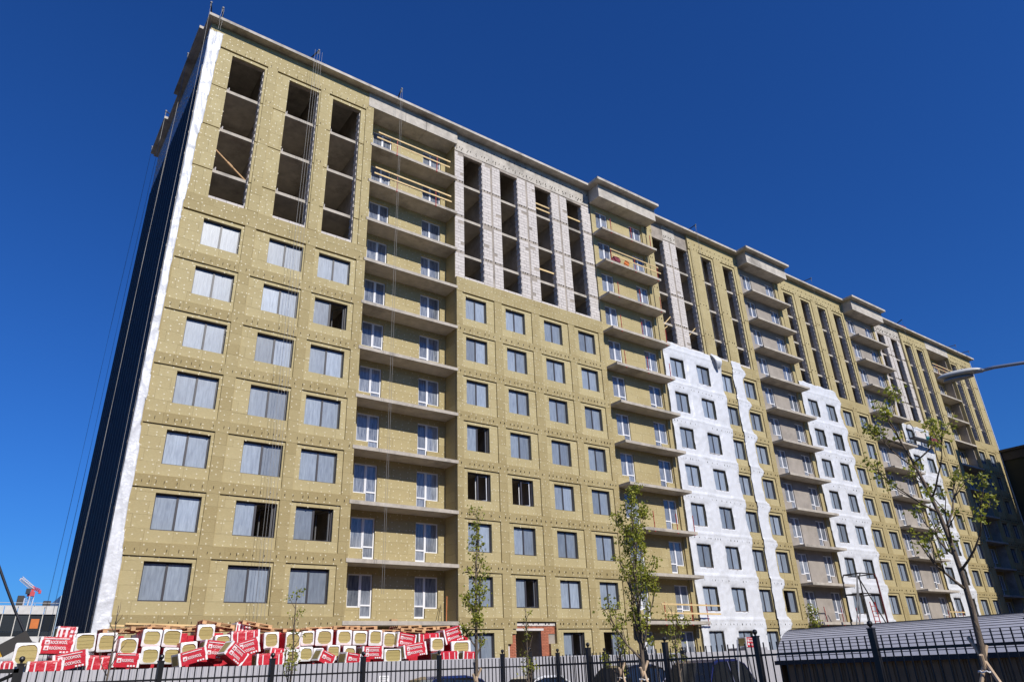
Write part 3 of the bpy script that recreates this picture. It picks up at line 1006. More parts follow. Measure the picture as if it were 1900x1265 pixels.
for k in (12, 11, 10, 9, 8, 4, 2):
    pls = [(1.0, 35.9, 41.5), (.5, 36.0, 41.75)] if k == 11 else ([(1.0, 37.0, 42.9), (.45, 37.2, 42.9)] if k == 2 else [])
    xs = {12: [36.35, 38.7, 41.0], 11: [36.0, 38.7, 41.35], 10: [36.4, 38.8, 41.2], 9: [36.3, 38.6, 41.3], 8: [36.3, 38.7, 41.2], 4: [37.3, 39.6, 41.4], 2: [37.3, 39.9, 41.5]}[k]
    lab = 'red guard posts' + (' with two pine planks' if pls else ' without planks') + ' on the %s projecting yellow balcony' % ordn[k]
    rail(35.5, 41.5, -1.06, k, xs, pls, lab)
rail(93.4, 99.2, -.06, 12, [94.6, 96.6, 98.6], [(.98, 93.5, 99.1), (.5, 93.5, 99.1)], 'red posts and planks on the top recessed balcony at the far right end')
rail(55.2, 61.0, -1.06, 2, [55.9, 58.3, 60.6], [], 'red guard posts on the lowest grey balcony behind the hoist frame')
rail(74.2, 80.2, -1.06, 2, [76.8, 78.6, 79.8], [(.95, 77, 80.3)], 'red guard posts with a plank on the lowest grey balcony at the far right')
# clutter on the yellow balcony
m_ = MB(); R = Matrix.Rotation(.62, 3, 'Y') @ Matrix.Rotation(-.25, 3, 'X')
m_.obox((38.05, -.75, zf(11) + .52), (.5, .03, .95), R)
put('orange_board', m_.mesh('orange_board', M['orange']), label='orange board leaning askew behind the planks of a yellow balcony', cat='board')
bm = bmesh.new(); bmesh.ops.create_icosphere(bm, subdivisions=3, radius=.3)
for v in bm.verts: v.co = Vector((v.co.x * 1.5, v.co.y * .8, v.co.z * 1.25)) * (1 + .18 * math.sin(v.co.x * 19 + v.co.z * 13) * math.cos(v.co.y * 17)); v.co.z = max(v.co.z, -.3)
me = bpy.data.meshes.new('cloth_bundle'); bm.to_mesh(me); bm.free(); me.materials.append(M['netting'])
put('cloth_bundle', me, None, (37.0, -.55, zf(11) + .55), label='dark red checked bundle beside the orange board on a yellow balcony', cat='bundle')
bm = bmesh.new(); bmesh.ops.create_cone(bm, cap_ends=True, segments=12, radius1=.24, radius2=.26, depth=.28); me = bpy.data.meshes.new('crate'); bm.to_mesh(me); bm.free(); me.materials.append(M['dark_frame'])
put('tub', me, None, (37.0, -.55, zf(11) + .14), label='black tub under the checked bundle on a yellow balcony', cat='tub')
# red broom stick in the lowest loggia
m_ = MB(); m_.tube([(21.45, .35, zf(2)), (21.72, .75, zf(2) + 1.35)], .022, 6)
put('red_pole', m_.mesh('red_pole', M['orange']), label='thin orange red pole leaning in the corner of the lowest recessed balcony', cat='pole')
m_ = MB(); m_.tube([(21.25, .55, zf(2)), (21.6, 1.2, zf(2) + .95)], .018, 6)
put('dark_pole', m_.mesh('dark_pole', M['black_iron']), label='short dark rod leaning beside the orange red pole', cat='pole')
m_ = MB(); m_.box(18.0, 18.35, .1, .35, zf(2), zf(2) + .1)
put('timber_offcut', m_.mesh('timber_offcut', M['pallet']), label='brown timber offcut lying on the lowest recessed balcony', cat='offcut')
m_ = MB(); m_.tube([(5.95, .55, zf(10) + 1.45), (7.85, .62, zf(10) + .05)], .05, 6); m_.tube([(6.7, .58, zf(10) + .9), (7.0, .6, zf(10) + .68)], .075, 6)
put('steel_prop', m_.mesh('steel_prop', M['pallet']), label='rusty brown prop leaning diagonally across an open opening at the upper left', cat='prop')
for i, (x, k, pz) in enumerate(((29.5, 12, .95), (29.5, 12, .5), (32.8, 12, .9), (29.5, 10, .9))):
    m_ = MB(); m_.box(x, x + 1.62, .43, .47, zf(k) + pz, zf(k) + pz + .13)
    put('barrier_plank', m_.mesh('barrier_plank', M['wood']), label=['upper of two planks across the top opening of the third bare column', 'lower of two planks across the top opening of the third bare column', 'single plank across the top opening of the fourth bare column', 'plank across an opening two floors below the top of the bare column'][i], cat='plank')
for i, (a, b) in enumerate((((42.75, .45, 27.6), (44.2, .55, 29.0)), ((42.8, .5, 27.3), (44.1, .6, 28.3)), ((46.0, .5, 27.4), (47.4, .6, 28.7)))):
    m_ = MB(); m_.tube([a, b], .045, 5)
    put('leaning_timber', m_.mesh('leaning_timber', M['wood']), label=['upper of two pale timbers leaning in the opening left of the white block pier', 'lower of two pale timbers leaning in the opening left of the white block pier', 'single pale timber leaning in the opening right of the white block pier'][i], cat='timber')

# ------------------------------------------------------------------ roof davits and ropes
def davit(x, y, lean, label, out=-.9, h=.5, n=2, zlow=8., both=True, axis='y', sp=.12, arm_dx=0.):
    t = thing('roof_davit', label, 'davit', (x, y, ZROOF + .2), None, 'davits on the roof edge')
    m_ = MB()
    if axis == 'y': tip = (lean, -1.1 + 0, h)
    else: tip = (-.55, lean, h)
    root = (arm_dx, .7, 0) if axis == 'y' else (.9, arm_dx, 0)
    m_.tube([root, tip], .045, 6)
    put('arm', m_.mesh('arm', M['navyblack']), t)
    m_ = MB(); m_.tube([(tip[0], tip[1] - .07, tip[2] + .02), (tip[0], tip[1] + .05, tip[2] + .02)], .06, 10); m_.tube([(tip[0], tip[1], tip[2]), (tip[0], tip[1], tip[2] - .3)], .035, 6)
    put('pulley', m_.mesh('pulley', M['dark_steel']), t)
    for i in range(n):
        m_ = MB()
        ox = (i - (n - 1) / 2) * sp
        top = Vector((x + tip[0] + (ox if axis == 'y' else 0), y + tip[1] + (0 if axis == 'y' else ox), ZROOF + .2 + tip[2]))
        bot = Vector((top.x - (.0 if axis == 'y' else .15), top.y, zlow))
        pts = [top.lerp(bot, q / 8) + Vector((.02 * math.sin(q * 1.3 + i), 0, 0)) * (0 < q < 8) for q in range(9)]
        m_.tube(pts, .0075, 4, cap=False)
        put('hoist_rope', m_.mesh('hoist_rope', M['rope']), label=(['single'] if n == 1 else ['left', 'right'] if n == 2 else ['leftmost', 'second', 'third', 'rightmost'])[i] + ' rope of the ' + label, cat='rope', group='ropes hanging from the davits')
davit(10.95, .2, -.1, 'davit over the second window column of the left section', n=4, zlow=4.2, sp=.16, arm_dx=-.8)
davit(16.95, .2, .0, 'davit over the recessed balcony stack near the left end', n=2, zlow=5.4, arm_dx=.2)
davit(5.2, .2, -.45, 'davit over the white corner strip', n=2, zlow=37.2, h=.35)
davit(48.0, .2, .0, 'davit over the middle section with the white block pier', n=2, zlow=26.5, arm_dx=-.5)
davit(66.6, .2, .25, 'davit between the second and third roof canopies', n=1, zlow=30, arm_dx=-.9)
davit(100.2, .2, .3, 'davit over the right end of the far loggia stack', n=1, zlow=34, arm_dx=-1.6)
davit(104.0, .2, .4, 'davit at the far right end of the roof', n=1, zlow=34, arm_dx=-1.6)
davit(4.6, .2, -.55, 'davit at the front left corner of the roof', n=1, zlow=1.5, h=.35)
davit(4.45, 4.1, .0, 'davit reaching over the left end wall, nearest the front', n=2, zlow=2, axis='x')
davit(4.45, 10.4, .0, 'davit at the middle of the left roof edge', n=2, zlow=2, axis='x')
davit(4.45, 15.0, .0, 'davit at the back end of the left roof edge', n=2, zlow=2, axis='x')
m_ = MB(); m_.tube([(87.6, .3, ZROOF + .2), (88.3, .2, ZROOF + 1.0)], .05, 6); m_.tube([(88.9, .3, ZROOF + .2), (88.3, .2, ZROOF + 1.0)], .04, 6); m_.tube([(88.3, .2, ZROOF + 1.0), (88.9, -.1, ZROOF + .75)], .05, 6)
put('roof_winch', m_.mesh('roof_winch', M['red']), label='small red winch frame on the roof edge at the far right', cat='winch')

# ------------------------------------------------------------------ suspended work platform
cr = wthing('work_platform', 'suspended work platform with red toeboards hanging before the farthest white membrane', 'work platform', (83.5, -.8, 23.2))
def C(name, f, m, **k):
    m_ = MB(); f(m_); return part(cr, name, m_, m, **k)
C('deck', lambda q: q.box(-3.2, 3.2, -.35, .35, -.08, .02), M['dark_frame'])
C('rail', lambda q: (q.box(-3.2, 3.2, -.35, -.31, .5, .54), q.box(-3.2, 3.2, -.35, -.31, .98, 1.02)), M['steel'])
C('toeboard', lambda q: q.box(.3, 3.1, -.37, -.34, .05, .45), M['netting'])
C('mesh_panel', lambda q: q.box(-2.8, -.7, -.37, -.34, .05, .75), M['lintel'])
for sx in (-3.1, 3.1):
    C('end_frame', lambda q: (q.tube([(sx, -.33, 0), (sx, -.33, 1.1), (sx, -.15, 1.6), (sx, .15, 1.6), (sx, .33, 1.1), (sx, .33, 0)], .035, 6)), M['dark_frame'])
    m_ = MB(); m_.tube([(83.5 + sx, -.8, 24.8), (83.5 + sx, -.8, 39.3)], .012, 4, cap=False)
    put('suspension_rope', m_.mesh('suspension_rope', M['rope']), label=('left' if sx < 0 else 'right') + ' suspension rope of the hanging work platform', cat='rope')
    m_ = MB(); m_.tube([(83.5 + sx, 1.0, ZROOF + .2), (83.5 + sx, -.85, 39.35)], .05, 6)
    put('outrigger', m_.mesh('outrigger', M['navyblack']), label=('left' if sx < 0 else 'right') + ' outrigger beam holding the work platform on the roof', cat='beam')
m_ = MB(); m_.lathe((84.0, -.8, 23.22), [(.0, 0), (.2, 0), (.24, .55), (.0, .55)], 10)
put('bucket', m_.mesh('bucket', M['teal_bucket'], smooth=False), label='teal bucket standing on the suspended work platform', cat='bucket')

# ------------------------------------------------------------------ wrapped insulation packs
def text_mesh(txt, size, name):
    cu = bpy.data.curves.new('text', 'FONT'); cu.body = txt; cu.size = size; cu.align_x = 'LEFT'; cu.offset = size * .022; cu.resolution_u = 2
    o = bpy.data.objects.new('text', cu); COL.objects.link(o)
    dg = bpy.context.evaluated_depsgraph_get(); dg.update()
    me = bpy.data.meshes.new_from_object(o.evaluated_get(dg))
    me.name = name
    COL.objects.unlink(o); bpy.data.objects.remove(o); bpy.data.curves.remove(cu)
    return me
logo_me = text_mesh('ROCKWOOL', .15, 'lettering')
def rring(w, h, r, n=4):
    pts = []
    for (cx_, cz_, a0) in ((w / 2 - r, h / 2 - r, 0), (-w / 2 + r, h / 2 - r, 90), (-w / 2 + r, -h / 2 + r, 180), (w / 2 - r, -h / 2 + r, 270)):
        for i in range(n + 1):
            a = math.radians(a0 + 90 * i / n); pts.append((cx_ + r * math.cos(a), cz_ + r * math.sin(a)))
    return pts
def pack_end(w, h, L, style):
    """pack seen end-on: axis along y, white gathered wrap with a rounded mouth showing wool"""
    sh = MB()
    o = rring(w, h, .05); k = random.uniform(.76, .86)
    i_ = rring(w * k, h * (k - .02), min(w, h) * random.uniform(.17, .3))
    sx, sz = random.uniform(-.01, .015), random.uniform(-.02, .02)
    i_ = [(a * (1 + .06 * random.uniform(-1, 1)) + sx, b * (1 + .05 * random.uniform(-1, 1)) + sz) for a, b in i_]
    n = len(o)
    for j in range(n):
        j2 = (j + 1) % n
        sh.face([(o[j][0], 0, o[j][1]), (o[j2][0], 0, o[j2][1]), (o[j2][0] * .99, .09, o[j2][1] * .99), (o[j][0] * .99, .09, o[j][1] * .99)], mi=1)
        sh.face([(o[j][0] * .99, .09, o[j][1] * .99), (o[j2][0] * .99, .09, o[j2][1] * .99), (o[j2][0], L, o[j2][1]), (o[j][0], L, o[j][1])], mi=0)
        sh.face([(o[j2][0], 0, o[j2][1]), (o[j][0], 0, o[j][1]), (i_[j][0], -.022, i_[j][1]), (i_[j2][0], -.022, i_[j2][1])], mi=1)
        sh.face([(i_[j2][0], -.022, i_[j2][1]), (i_[j][0], -.022, i_[j][1]), (i_[j][0], .02, i_[j][1]), (i_[j2][0], .02, i_[j2][1])], mi=1)
    sh.face([(p[0], L, p[1]) for p in o], mi=1)
    if style == 'redtop':
        for q in range(4): sh.box(-w / 2 + w * q / 4 + .03, -w / 2 + w * q / 4 + .09, .1, L - .1, h / 2 - .001, h / 2 + .004, mi=1)
    wo = MB()
    nb = random.choice((3, 4, 5))
    for q in range(nb):
        zz0 = -h / 2 + .02 + (h - .04) * q / nb; zz1 = -h / 2 + .02 + (h - .04) * (q + 1) / nb
        dy = random.uniform(.0, .012)
        wo.box(-w / 2 + .02, w / 2 - .02, .004 + dy, .1, zz0 + .003, zz1 - .003, random.uniform(.25, .6))
    return sh.mesh('wrapper', [M['wrap'], M['wrap_w']]), wo.mesh('wool_slabs', M['wool_end'], tint=True)
def pack_side(w, h, D, style):
    sh = MB(); e = .07 if w > .7 else .05
    nx_, nz2 = 8, 5; sd_ = random.uniform(0, 50)
    def bul(i, j):
        u, v = i / nx_ * 2 - 1, j / nz2 * 2 - 1
        return (u * w / 2, -.012 * (1 - u ** 4) * (1 - v ** 4) - .007 * _nz.noise(Vector((u * 3 + sd_, v * 3, sd_))) * (1 - u ** 8) * (1 - v ** 8), v * h / 2 + .012 * _nz.noise(Vector((u * 2 + sd_, v, 7))))
    for i in range(nx_):
        for j in range(nz2): sh.face([bul(i, j), bul(i + 1, j), bul(i + 1, j + 1), bul(i, j + 1)], mi=0)
    sh.box(-w / 2, w / 2, .004, D, -h / 2, h / 2, mi=0)
    for sx in (-1, 1):
        a, b = sorted((sx * (w / 2 + .004), sx * (w / 2 - e)))
        sh.box(a, b, -.004, D + .004, -h / 2 - .004, h / 2 + .004, mi=1)
    wl_ = []
    for sx in (-1, 1):
        wo = MB(); wl_.append(wo)
        a, b = sorted((sx * (w / 2 + .012), sx * (w / 2 - .02)))
        wo.box(a, b, .06, D - .06, -h / 2 + .06, h / 2 - .06, random.uniform(.2, .6))
    pr = MB()
    if style == 'stripe':
        n = max(2, int(w / .3))
        for q in range(n):
            x = -w / 2 + e + (w - 2 * e) * (q + .5) / n
            pr.box(x - .018, x + .018, -.03, .002, -h / 2 + .03, h / 2 - .05); pr.box(x - .025, x + .025, .05, D - .05, h / 2 - .002, h / 2 + .005)
    if style == 'T':
        for x in (-w * .28, -w * .02):
            pr.box(x - .035, x + .035, -.03, .002, -h / 2 + .04, h / 2 - .1); pr.box(x - .07, x + .07, -.03, .002, h / 2 - .1, h / 2 - .045)
        for q in range(2):
            for r in range(2): pr.box(w * .17 + .12 * q, w * .17 + .12 * q + .08, -.03, .002, -h * .3 + r * .14, -h * .3 + r * .14 + .09)
    if style == 'logo':
        rows = 2 if h > .42 else 1
        for r in range(rows):
            zz = (h * .04 if r else -h * .30) if rows == 2 else -.07
            # square badge with a mark in it
            pr.box(-w / 2 + e + .06, -w / 2 + e + .19, -.03, .002, zz, zz + .13)
        pr.box(-w / 2 + e + .06, w / 2 - e - .1, -.03, .002, h * .36, h * .36 + .022)
        for q in range(3): pr.box(w / 2 - e - .3 + q * .09, w / 2 - e - .24 + q * .09, -.03, .002, -h * .46, -h * .46 + .05)
    return sh.mesh('wrapper', [M['wrap'], M['wrap_w']]), [q.mesh('wool_slab', M['wool_end'], tint=True) for q in wl_], (pr.mesh('printing', M['print']) if pr.v else None)
badge = MB()
badge.face([(0.0, 0, 0), (.05, 0, 0), (.025, 0, .045)]); badge.face([(.03, 0, 0), (.08, 0, 0), (.055, 0, .06)]); badge.box(0, .08, 0, .002, -.02, -.008)
badge_me = badge.mesh('badge', M['wrap'])
PACKS = [('E', 1.83, -7.4, 2.68, 0.66, 0.66, 0, 'redtop'), ('S', 2.64, -6.9, 2.95, 0.96, 0.49, -2, 'logo'), ('S', 2.93, -6.0, 3.39, 0.57, 0.34, -3, 'T'), ('S', 3.03, -7.6, 2.48, 0.97, 0.48, 11, 'logo'), ('E', 3.5, -6.3, 3.05, 0.59, 0.57, 3, ''), ('E', 4.14, -6.3, 3.05, 0.59, 0.59, 2, ''), ('E', 4.74, -6.7, 2.88, 0.58, 0.55, 0, 'redtop'), ('S', 4.62, -7.5, 2.5, 0.84, 0.32, -2, 'logo'), ('E', 5.51, -6.3, 3.17, 0.63, 0.56, -2, ''), ('E', 6.16, -6.3, 3.16, 0.61, 0.57, -2, ''), ('E', 5.48, -6.6, 2.61, 0.58, 0.54, 0, ''), ('E', 6.19, -6.6, 2.58, 0.6, 0.52, -2, ''), ('E', 6.67, -6.8, 2.74, 0.55, 0.54, 5, 'redtop'), ('E', 7.39, -5.9, 3.36, 0.61, 0.55, 1, ''), ('E', 7.94, -6.2, 3.03, 0.54, 0.47, 3, ''), ('S', 7.53, -7.0, 2.74, 0.85, 0.58, -6, 'logo'), ('S', 6.67, -7.5, 2.53, 0.96, 0.39, 14, 'logo'), ('S', 8.85, -5.9, 3.2, 1.05, 0.46, 4, 'stripe'), ('S', 8.61, -7.1, 2.79, 0.85, 0.51, 16, 'logo'), ('S', 8.09, -7.6, 2.57, 0.78, 0.5, -36, 'logo'), ('S', 8.85, -5.4, 3.6, 0.51, 0.26, -3, 'T'), ('E', 9.71, -6.3, 3.05, 0.56, 0.58, 3, ''), ('E', 10.56, -6.3, 3.04, 0.6, 0.6, 0, ''), ('E', 11.17, -6.2, 3.12, 0.52, 0.53, 2, ''), ('E', 11.85, -6.2, 3.14, 0.7, 0.6, -1, ''), ('E', 12.7, -6.2, 3.13, 0.65, 0.57, -1, ''), ('E', 13.39, -6.2, 3.11, 0.62, 0.53, -1, ''), ('E', 14.08, -6.2, 3.11, 0.61, 0.6, -1, ''), ('E', 14.66, -6.3, 3.03, 0.55, 0.58, -2, ''), ('S', 15.44, -6.4, 2.98, 0.97, 0.57, -7, 'logo'), ('S', 16.77, -6.0, 3.11, 1.14, 0.35, 2, 'stripe'), ('S', 17.87, -6.2, 3.21, 0.98, 0.6, 14, 'logo'), ('S', 15.53, -7.0, 2.6, 1.06, 0.51, 8, 'logo'), ('E', 16.81, -6.6, 2.81, 0.67, 0.53, 0, ''), ('E', 18.08, -6.5, 2.68, 0.98, 0.52, 2, 'bare'), ('S', 17.03, -7.2, 2.39, 1.01, 0.25, 1, 'stripe'), ('S', 13.61, -7.0, 2.53, 0.89, 0.47, 0, 'logo'), ('E', 14.6, -6.8, 2.44, 0.78, 0.43, 0, ''), ('E', 10.43, -6.7, 2.49, 0.48, 0.47, 0, ''), ('E', 10.95, -6.7, 2.54, 0.53, 0.51, 0, ''), ('E', 11.49, -6.6, 2.51, 0.42, 0.47, 0, ''), ('S', 11.53, -7.4, 2.43, 0.65, 0.28, -24, 'logo'), ('E', 12.07, -6.7, 2.57, 0.53, 0.54, -1, ''), ('E', 12.74, -6.7, 2.56, 0.52, 0.49, 0, ''), ('S', 12.59, -7.4, 2.4, 0.65, 0.23, -8, 'logo'), ('S', 9.38, -7.4, 2.45, 1.0, 0.25, 2, 'stripe'), ('S', 9.78, -6.9, 2.66, 0.57, 0.19, -4, 'stripe'), ('S', 18.28, -6.9, 2.37, 0.67, 0.24, -4, 'stripe'), ('S', 1.39, -7.8, 2.39, 0.36, 0.21, 2, 'stripe'), ('S', 2.35, -8.05, 2.26, 0.95, 0.42, 1, 'stripe'), ('S', 3.95, -7.3, 2.36, 0.9, 0.5, -3, 'stripe')]
ORD = ['first', 'second', 'third', 'fourth', 'fifth', 'sixth', 'seventh', 'eighth', 'ninth', 'tenth', 'eleventh', 'twelfth', 'thirteenth', 'fourteenth', 'fifteenth', 'sixteenth', 'seventeenth', 'eighteenth', 'nineteenth', 'twentieth']
def pdesc(p):
    row = 'upper' if p[3] > 2.86 else 'lower'
    if p[0] == 'E':
        return {'': 'white wrapped insulation pack, wool end showing', 'redtop': 'open ended pack with a striped red top', 'bare': 'bare block of wool slabs with torn white wrap'}[p[7]], row
    tl = ', tilted up to the right' if p[6] > 7 else ', tipped down to the right' if p[6] < -7 else ''
    return {'logo': 'red pack with white lettering' + tl, 'stripe': 'low red pack with white stripes', 'T': 'small red pack with two white T marks'}[p[7]], row
cnt = {}
for p in sorted(PACKS, key=lambda p: p[1]):
    d, row = pdesc(p)
    cnt.setdefault((d, row), []).append(p)
for p in PACKS:
    kind, x, y, z, w, h, tilt, style = p
    d, row = pdesc(p)
    grp = cnt[(d, row)]
    lab = d + (', %s such from left, %s row' % (ORD[grp.index(p)], row) if len(grp) > 1 else ', %s row of the pile' % row)
    if kind == 'E':
        h2 = h if h > .5 else .52
        z2 = z + (h - h2) / 2
        t = thing('insulation_pack', lab, 'pack', (x, y, z2), (0, -math.radians(tilt), math.radians(random.uniform(-4, 3))), 'packs of insulation piled along the facade')
        a, b = pack_end(w, h2, 1.0, style)
        put('wrapper', a, t); put('wool_slabs', b, t)
    else:
        h2 = max(h, .42); z2 = z + (h - h2) / 2
        t = thing('insulation_pack', lab, 'pack', (x, y, z2), (random.uniform(-.05, .02), -math.radians(tilt), math.radians(random.uniform(-5, 9) if style != 'logo' else random.uniform(-3, 10))), 'packs of insulation piled along the facade')
        a, b, c_ = pack_side(w, h2, .58, style)
        put('wrapper', a, t)
        for q in b: put('wool_slab', q, t)
        if c_: put('printing', c_, t)
        if style == 'logo':
            e = .07 if w > .7 else .05
            rows = 2 if h2 > .42 else 1
            for r in range(rows):
                zz = (h2 * .04 if r else -h2 * .30) if rows == 2 else -.07
                lm = logo_me
                if not lm.materials: lm.materials.append(M['print'])
                sc = (w - 2 * e - .3) / .98
                l_ = put('lettering', lm, t, (-w / 2 + e + .21, -.032, zz + .02), (math.pi / 2, 0, 0)); l_.scale = (sc, .85, 1)
                put('badge', badge_me, t, (-w / 2 + e + .085, -.033, zz + .04))
# red pack alone at the foot of the middle section
a, b, c_ = pack_side(1.15, .55, .58, 'logo')
t = thing('insulation_pack', 'red pack with white lettering lying alone at the foot of the white membrane', 'pack', (39.2, -6, 2.66), (0, .05, .1))
put('wrapper', a, t); [put('wool_slab', q, t) for q in b]; put('printing', c_, t)
for r in (0, 1):
    l_ = put('lettering', logo_me, t, (-.3, -.032, .03 - r * .2), (math.pi / 2, 0, 0))
mb = MB(); mb.box(38.2, 40.4, -6.2, -5.0, 0, 2.37)
t = thing('site_container', 'grey steel container carrying the lone red pack', 'container', (0, 0, 0)); put('shell', mb.mesh('shell', M['hoard']), t)

# ------------------------------------------------------------------ pallets on the pile
pm = MB()
for i in range(5): pm.box(-.6, .6, -.4 + i * .18, -.3 + i * .18, .12, .145)
pm2 = MB()
for i in range(3): pm2.box(-.6, .6, -.4 + i * .36 - .0, -.32 + i * .36, 0, .022)
pm3 = MB()
for i in range(3):
    for j in range(3): pm3.box(-.6 + j * .525, -.45 + j * .525, -.4 + i * .36, -.32 + i * .36, .022, .1)
pm4 = MB()
for j in range(3): pm4.box(-.6 + j * .525, -.45 + j * .525, -.4, .4, .1, .12)
slat_me = MB(); slat_me.box(-.6, .6, -.05, .05, 0, .025); slat_me = slat_me.mesh('deck_board', M['pallet'])
run_me = pm2.mesh('bottom_boards', M['pallet']); blk_me = pm3.mesh('blocks', M['pallet']); cross_me = pm4.mesh('cross_boards', M['pallet'])
PALL = [(4.6, -5.2, 3.38, 1.0, 5), (5.5, -5.3, 3.44, -.5, 0), (6.1, -5.0, 3.5, -3, 8), (6.9, -5.2, 3.42, 2, -4), (7.9, -5.1, 3.60, -9, 0), (8.5, -4.9, 3.46, 3, 12), (9.3, -5.2, 3.58, -9, 5), (10.0, -5.1, 3.40, -5, -6), (10.9, -5.3, 3.36, -1, 3), (11.9, -5.2, 3.42, 1, 0), (13.0, -5.3, 3.46, 0, 2), (13.8, -5.3, 3.44, 1, -3), (15.0, -5.6, 3.28, -2, 4), (15.9, -5.7, 3.32, -4, 0), (16.6, -5.4, 3.40, 3, 7), (17.4, -5.3, 3.44, 2, -3), (16.1, -5.0, 3.5, 1, 2)]
for i, (x, y, z, tilt, rz) in enumerate(PALL):
    t = thing('pallet', 'wooden pallet lying on the pile of packs, %s pallet from the left' % ORD[sorted(range(len(PALL)), key=lambda q: PALL[q][0]).index(i)], 'pallet', (x, y, z), (0, -math.radians(tilt), math.radians(rz)), 'pallets on top of the insulation pile')
    for j in range(5): put('deck_board', slat_me, t, (0, -.35 + j * .175, .12))
    put('bottom_boards', run_me, t); put('blocks', blk_me, t); put('cross_boards', cross_me, t)
    # hidden wool under each pallet keeps it up
sup = MB()
for i in range(36):
    x = 3.9 + i * .42
    sup.box(x, x + .41, -5.6, -4.5, 2.0, 3.36 - .08 * (i % 3))
t = thing('slab_stack', 'row of wrapped insulation standing behind the front packs and under the pallets', 'stack', (0, 0, 0)); put('wrapper', sup.mesh('wrapper', M['wrap']), t)
for i, (x, y, z, L, rz, ry) in enumerate(((5.9, -4.5, 3.62, 3.0, 2, 1.5), (6.2, -4.6, 3.68, 2.7, 1, 1.5), (4.9, -5.4, 3.45, 1.5, 4, -8))):
    m_ = MB(); m_.box(-L / 2, L / 2, -.05, .05, 0, .06)
    put('long_plank', m_.mesh('long_plank', M['wood']), None, (x, y, z), (0, math.radians(ry), math.radians(rz)), label=['lower of two long pine planks lying over the pallets at the left', 'upper of two long pine planks lying over the pallets at the left', 'short pine plank sloping up beside the left pallets'][i], cat='plank')

# ------------------------------------------------------------------ hoarding
hd = wthing('site_hoarding', 'long pale grey corrugated site hoarding behind the black railings', 'hoarding', (18, -9, 0))
pf = MB()
prof = []
x = 0
while x < 1.1499:
    prof += [(x, 0), (x + .07, 0), (x + .095, -.018), (x + .15, -.018), (x + .175, 0)]
    x += .2
prof = [p for p in prof if p[0] <= 1.15] + [(1.15, 0)]
for i in range(len(prof) - 1):
    a, b = prof[i], prof[i + 1]
    pf.face([(a[0], a[1], .05), (b[0], b[1], .05), (b[0], b[1], 2.16), (a[0], a[1], 2.16)])
    pf.face([(b[0], b[1] + .004, .05), (a[0], a[1] + .004, .05), (a[0], a[1] + .004, 2.16), (b[0], b[1] + .004, 2.16)])
    pf.face([(a[0], a[1], 2.16), (b[0], b[1], 2.16), (b[0], b[1] + .004, 2.16), (a[0], a[1] + .004, 2.16)])
panel_me = pf.mesh('hoarding_panel', M['hoard'])
for i in range(38):
    put('hoarding_panel', panel_me, hd, (-21 + i * 1.15 , random.uniform(-.004, .004), random.uniform(-.012, .012)))
m_ = MB(); m_.box(-21, 22.7, .02, .07, .5, .56); m_.box(-21, 22.7, .02, .07, 1.7, 1.76)
for i in range(18): m_.box(-20 + i * 2.4, -19.93 + i * 2.4, .08, .15, 0, 2.05)
part(hd, 'support_frame', m_, M['steel'])
m_ = MB(); m_.box(12.9, 13.32, -9.05, -9.04, 1.25, 1.68)
nt_ = thing('notice', 'small white paper notice fixed to the grey hoarding', 'notice', (0, 0, 0)); put('sheet', m_.mesh('sheet', M['wrap_w']), nt_)
m_ = MB()
for i in range(5): m_.box(12.95, 13.27 - .06 * (i % 2), -9.054, -9.05, 1.6 - i * .07, 1.625 - i * .07)
put('print_lines', m_.mesh('print_lines', M['steel']), nt_)

# ------------------------------------------------------------------ black railings
pick = MB(); pick.box(-.0095, .0095, -.0095, .0095, .08, 2.0); pick_me = pick.mesh('picket', M['fence'])
post = MB(); post.box(-.048, .048, -.048, .048, 0, 2.1); post.box(-.056, .056, -.056, .056, 2.1, 2.122)
post.lathe((0, 0, 2.125), [(.02, 0), (.022, .02), (.042, .04), (.048, .065), (.041, .093), (.018, .11), (.001, .112)], 12); post_f = post.mesh('post', M['fence'])
def fence(pts, label, hpick=1.0):
    base = pts[0]
    t = wthing('railing', label, 'railing', (base[0], base[1], 0))
    for i, p in enumerate(pts):
        put('post', post_f, t, (p[0] - base[0], p[1] - base[1], 0), (0, 0, math.atan2(pts[-1][1] - pts[0][1], pts[-1][0] - pts[0][0])))
    for a, b in zip(pts[:-1], pts[1:]):
        a_, b_ = Vector((a[0] - base[0], a[1] - base[1], 0)), Vector((b[0] - base[0], b[1] - base[1], 0))
        d = (b_ - a_); L = d.length; ang = math.atan2(d.y, d.x)
        n = int(L / .145)
        for j in range(1, n + 1):
            q = a_ + d * (j / (n + 1))
            put('picket', pick_me, t, tuple(q), (0, 0, ang))
        for z in (.2, 1.78):
            m_ = MB(); m_.box(.05, L - .05, -.018, .018, z - .018, z + .018)
            put('rail', m_.mesh('rail', M['fence']), t, tuple(a_), (0, 0, ang))
    return t
f1 = [(-3.9, -20.2), (-1.4, -19.8), (1.0, -19.4), (3.33, -18.98), (5.65, -18.6), (7.97, -18.2), (10.3, -17.8), (12.6, -17.4), (14.9, -17.05), (17.2, -16.65), (19.5, -16.25), (21.8, -15.9)]
fence(f1, 'long black picket railing running along the grey hoarding')
f2 = [(12.42, -18.9), (12.42, -21.25), (12.42, -23.75), (12.42, -26.1), (12.55, -28.35), (12.7, -30.7), (12.8, -33.0)]
fence(f2, 'nearer black picket railing running towards the viewer on the right')
g = wthing('gate', 'black gate end with a diagonal brace at the lower left corner', 'gate', (-1.2, -20.3, 0))
m_ = MB(); m_.box(-1.2, .93, -20.34, -20.26, 1.96, 2.02); part(g, 'top_bar', m_, M['fence'], world=True)
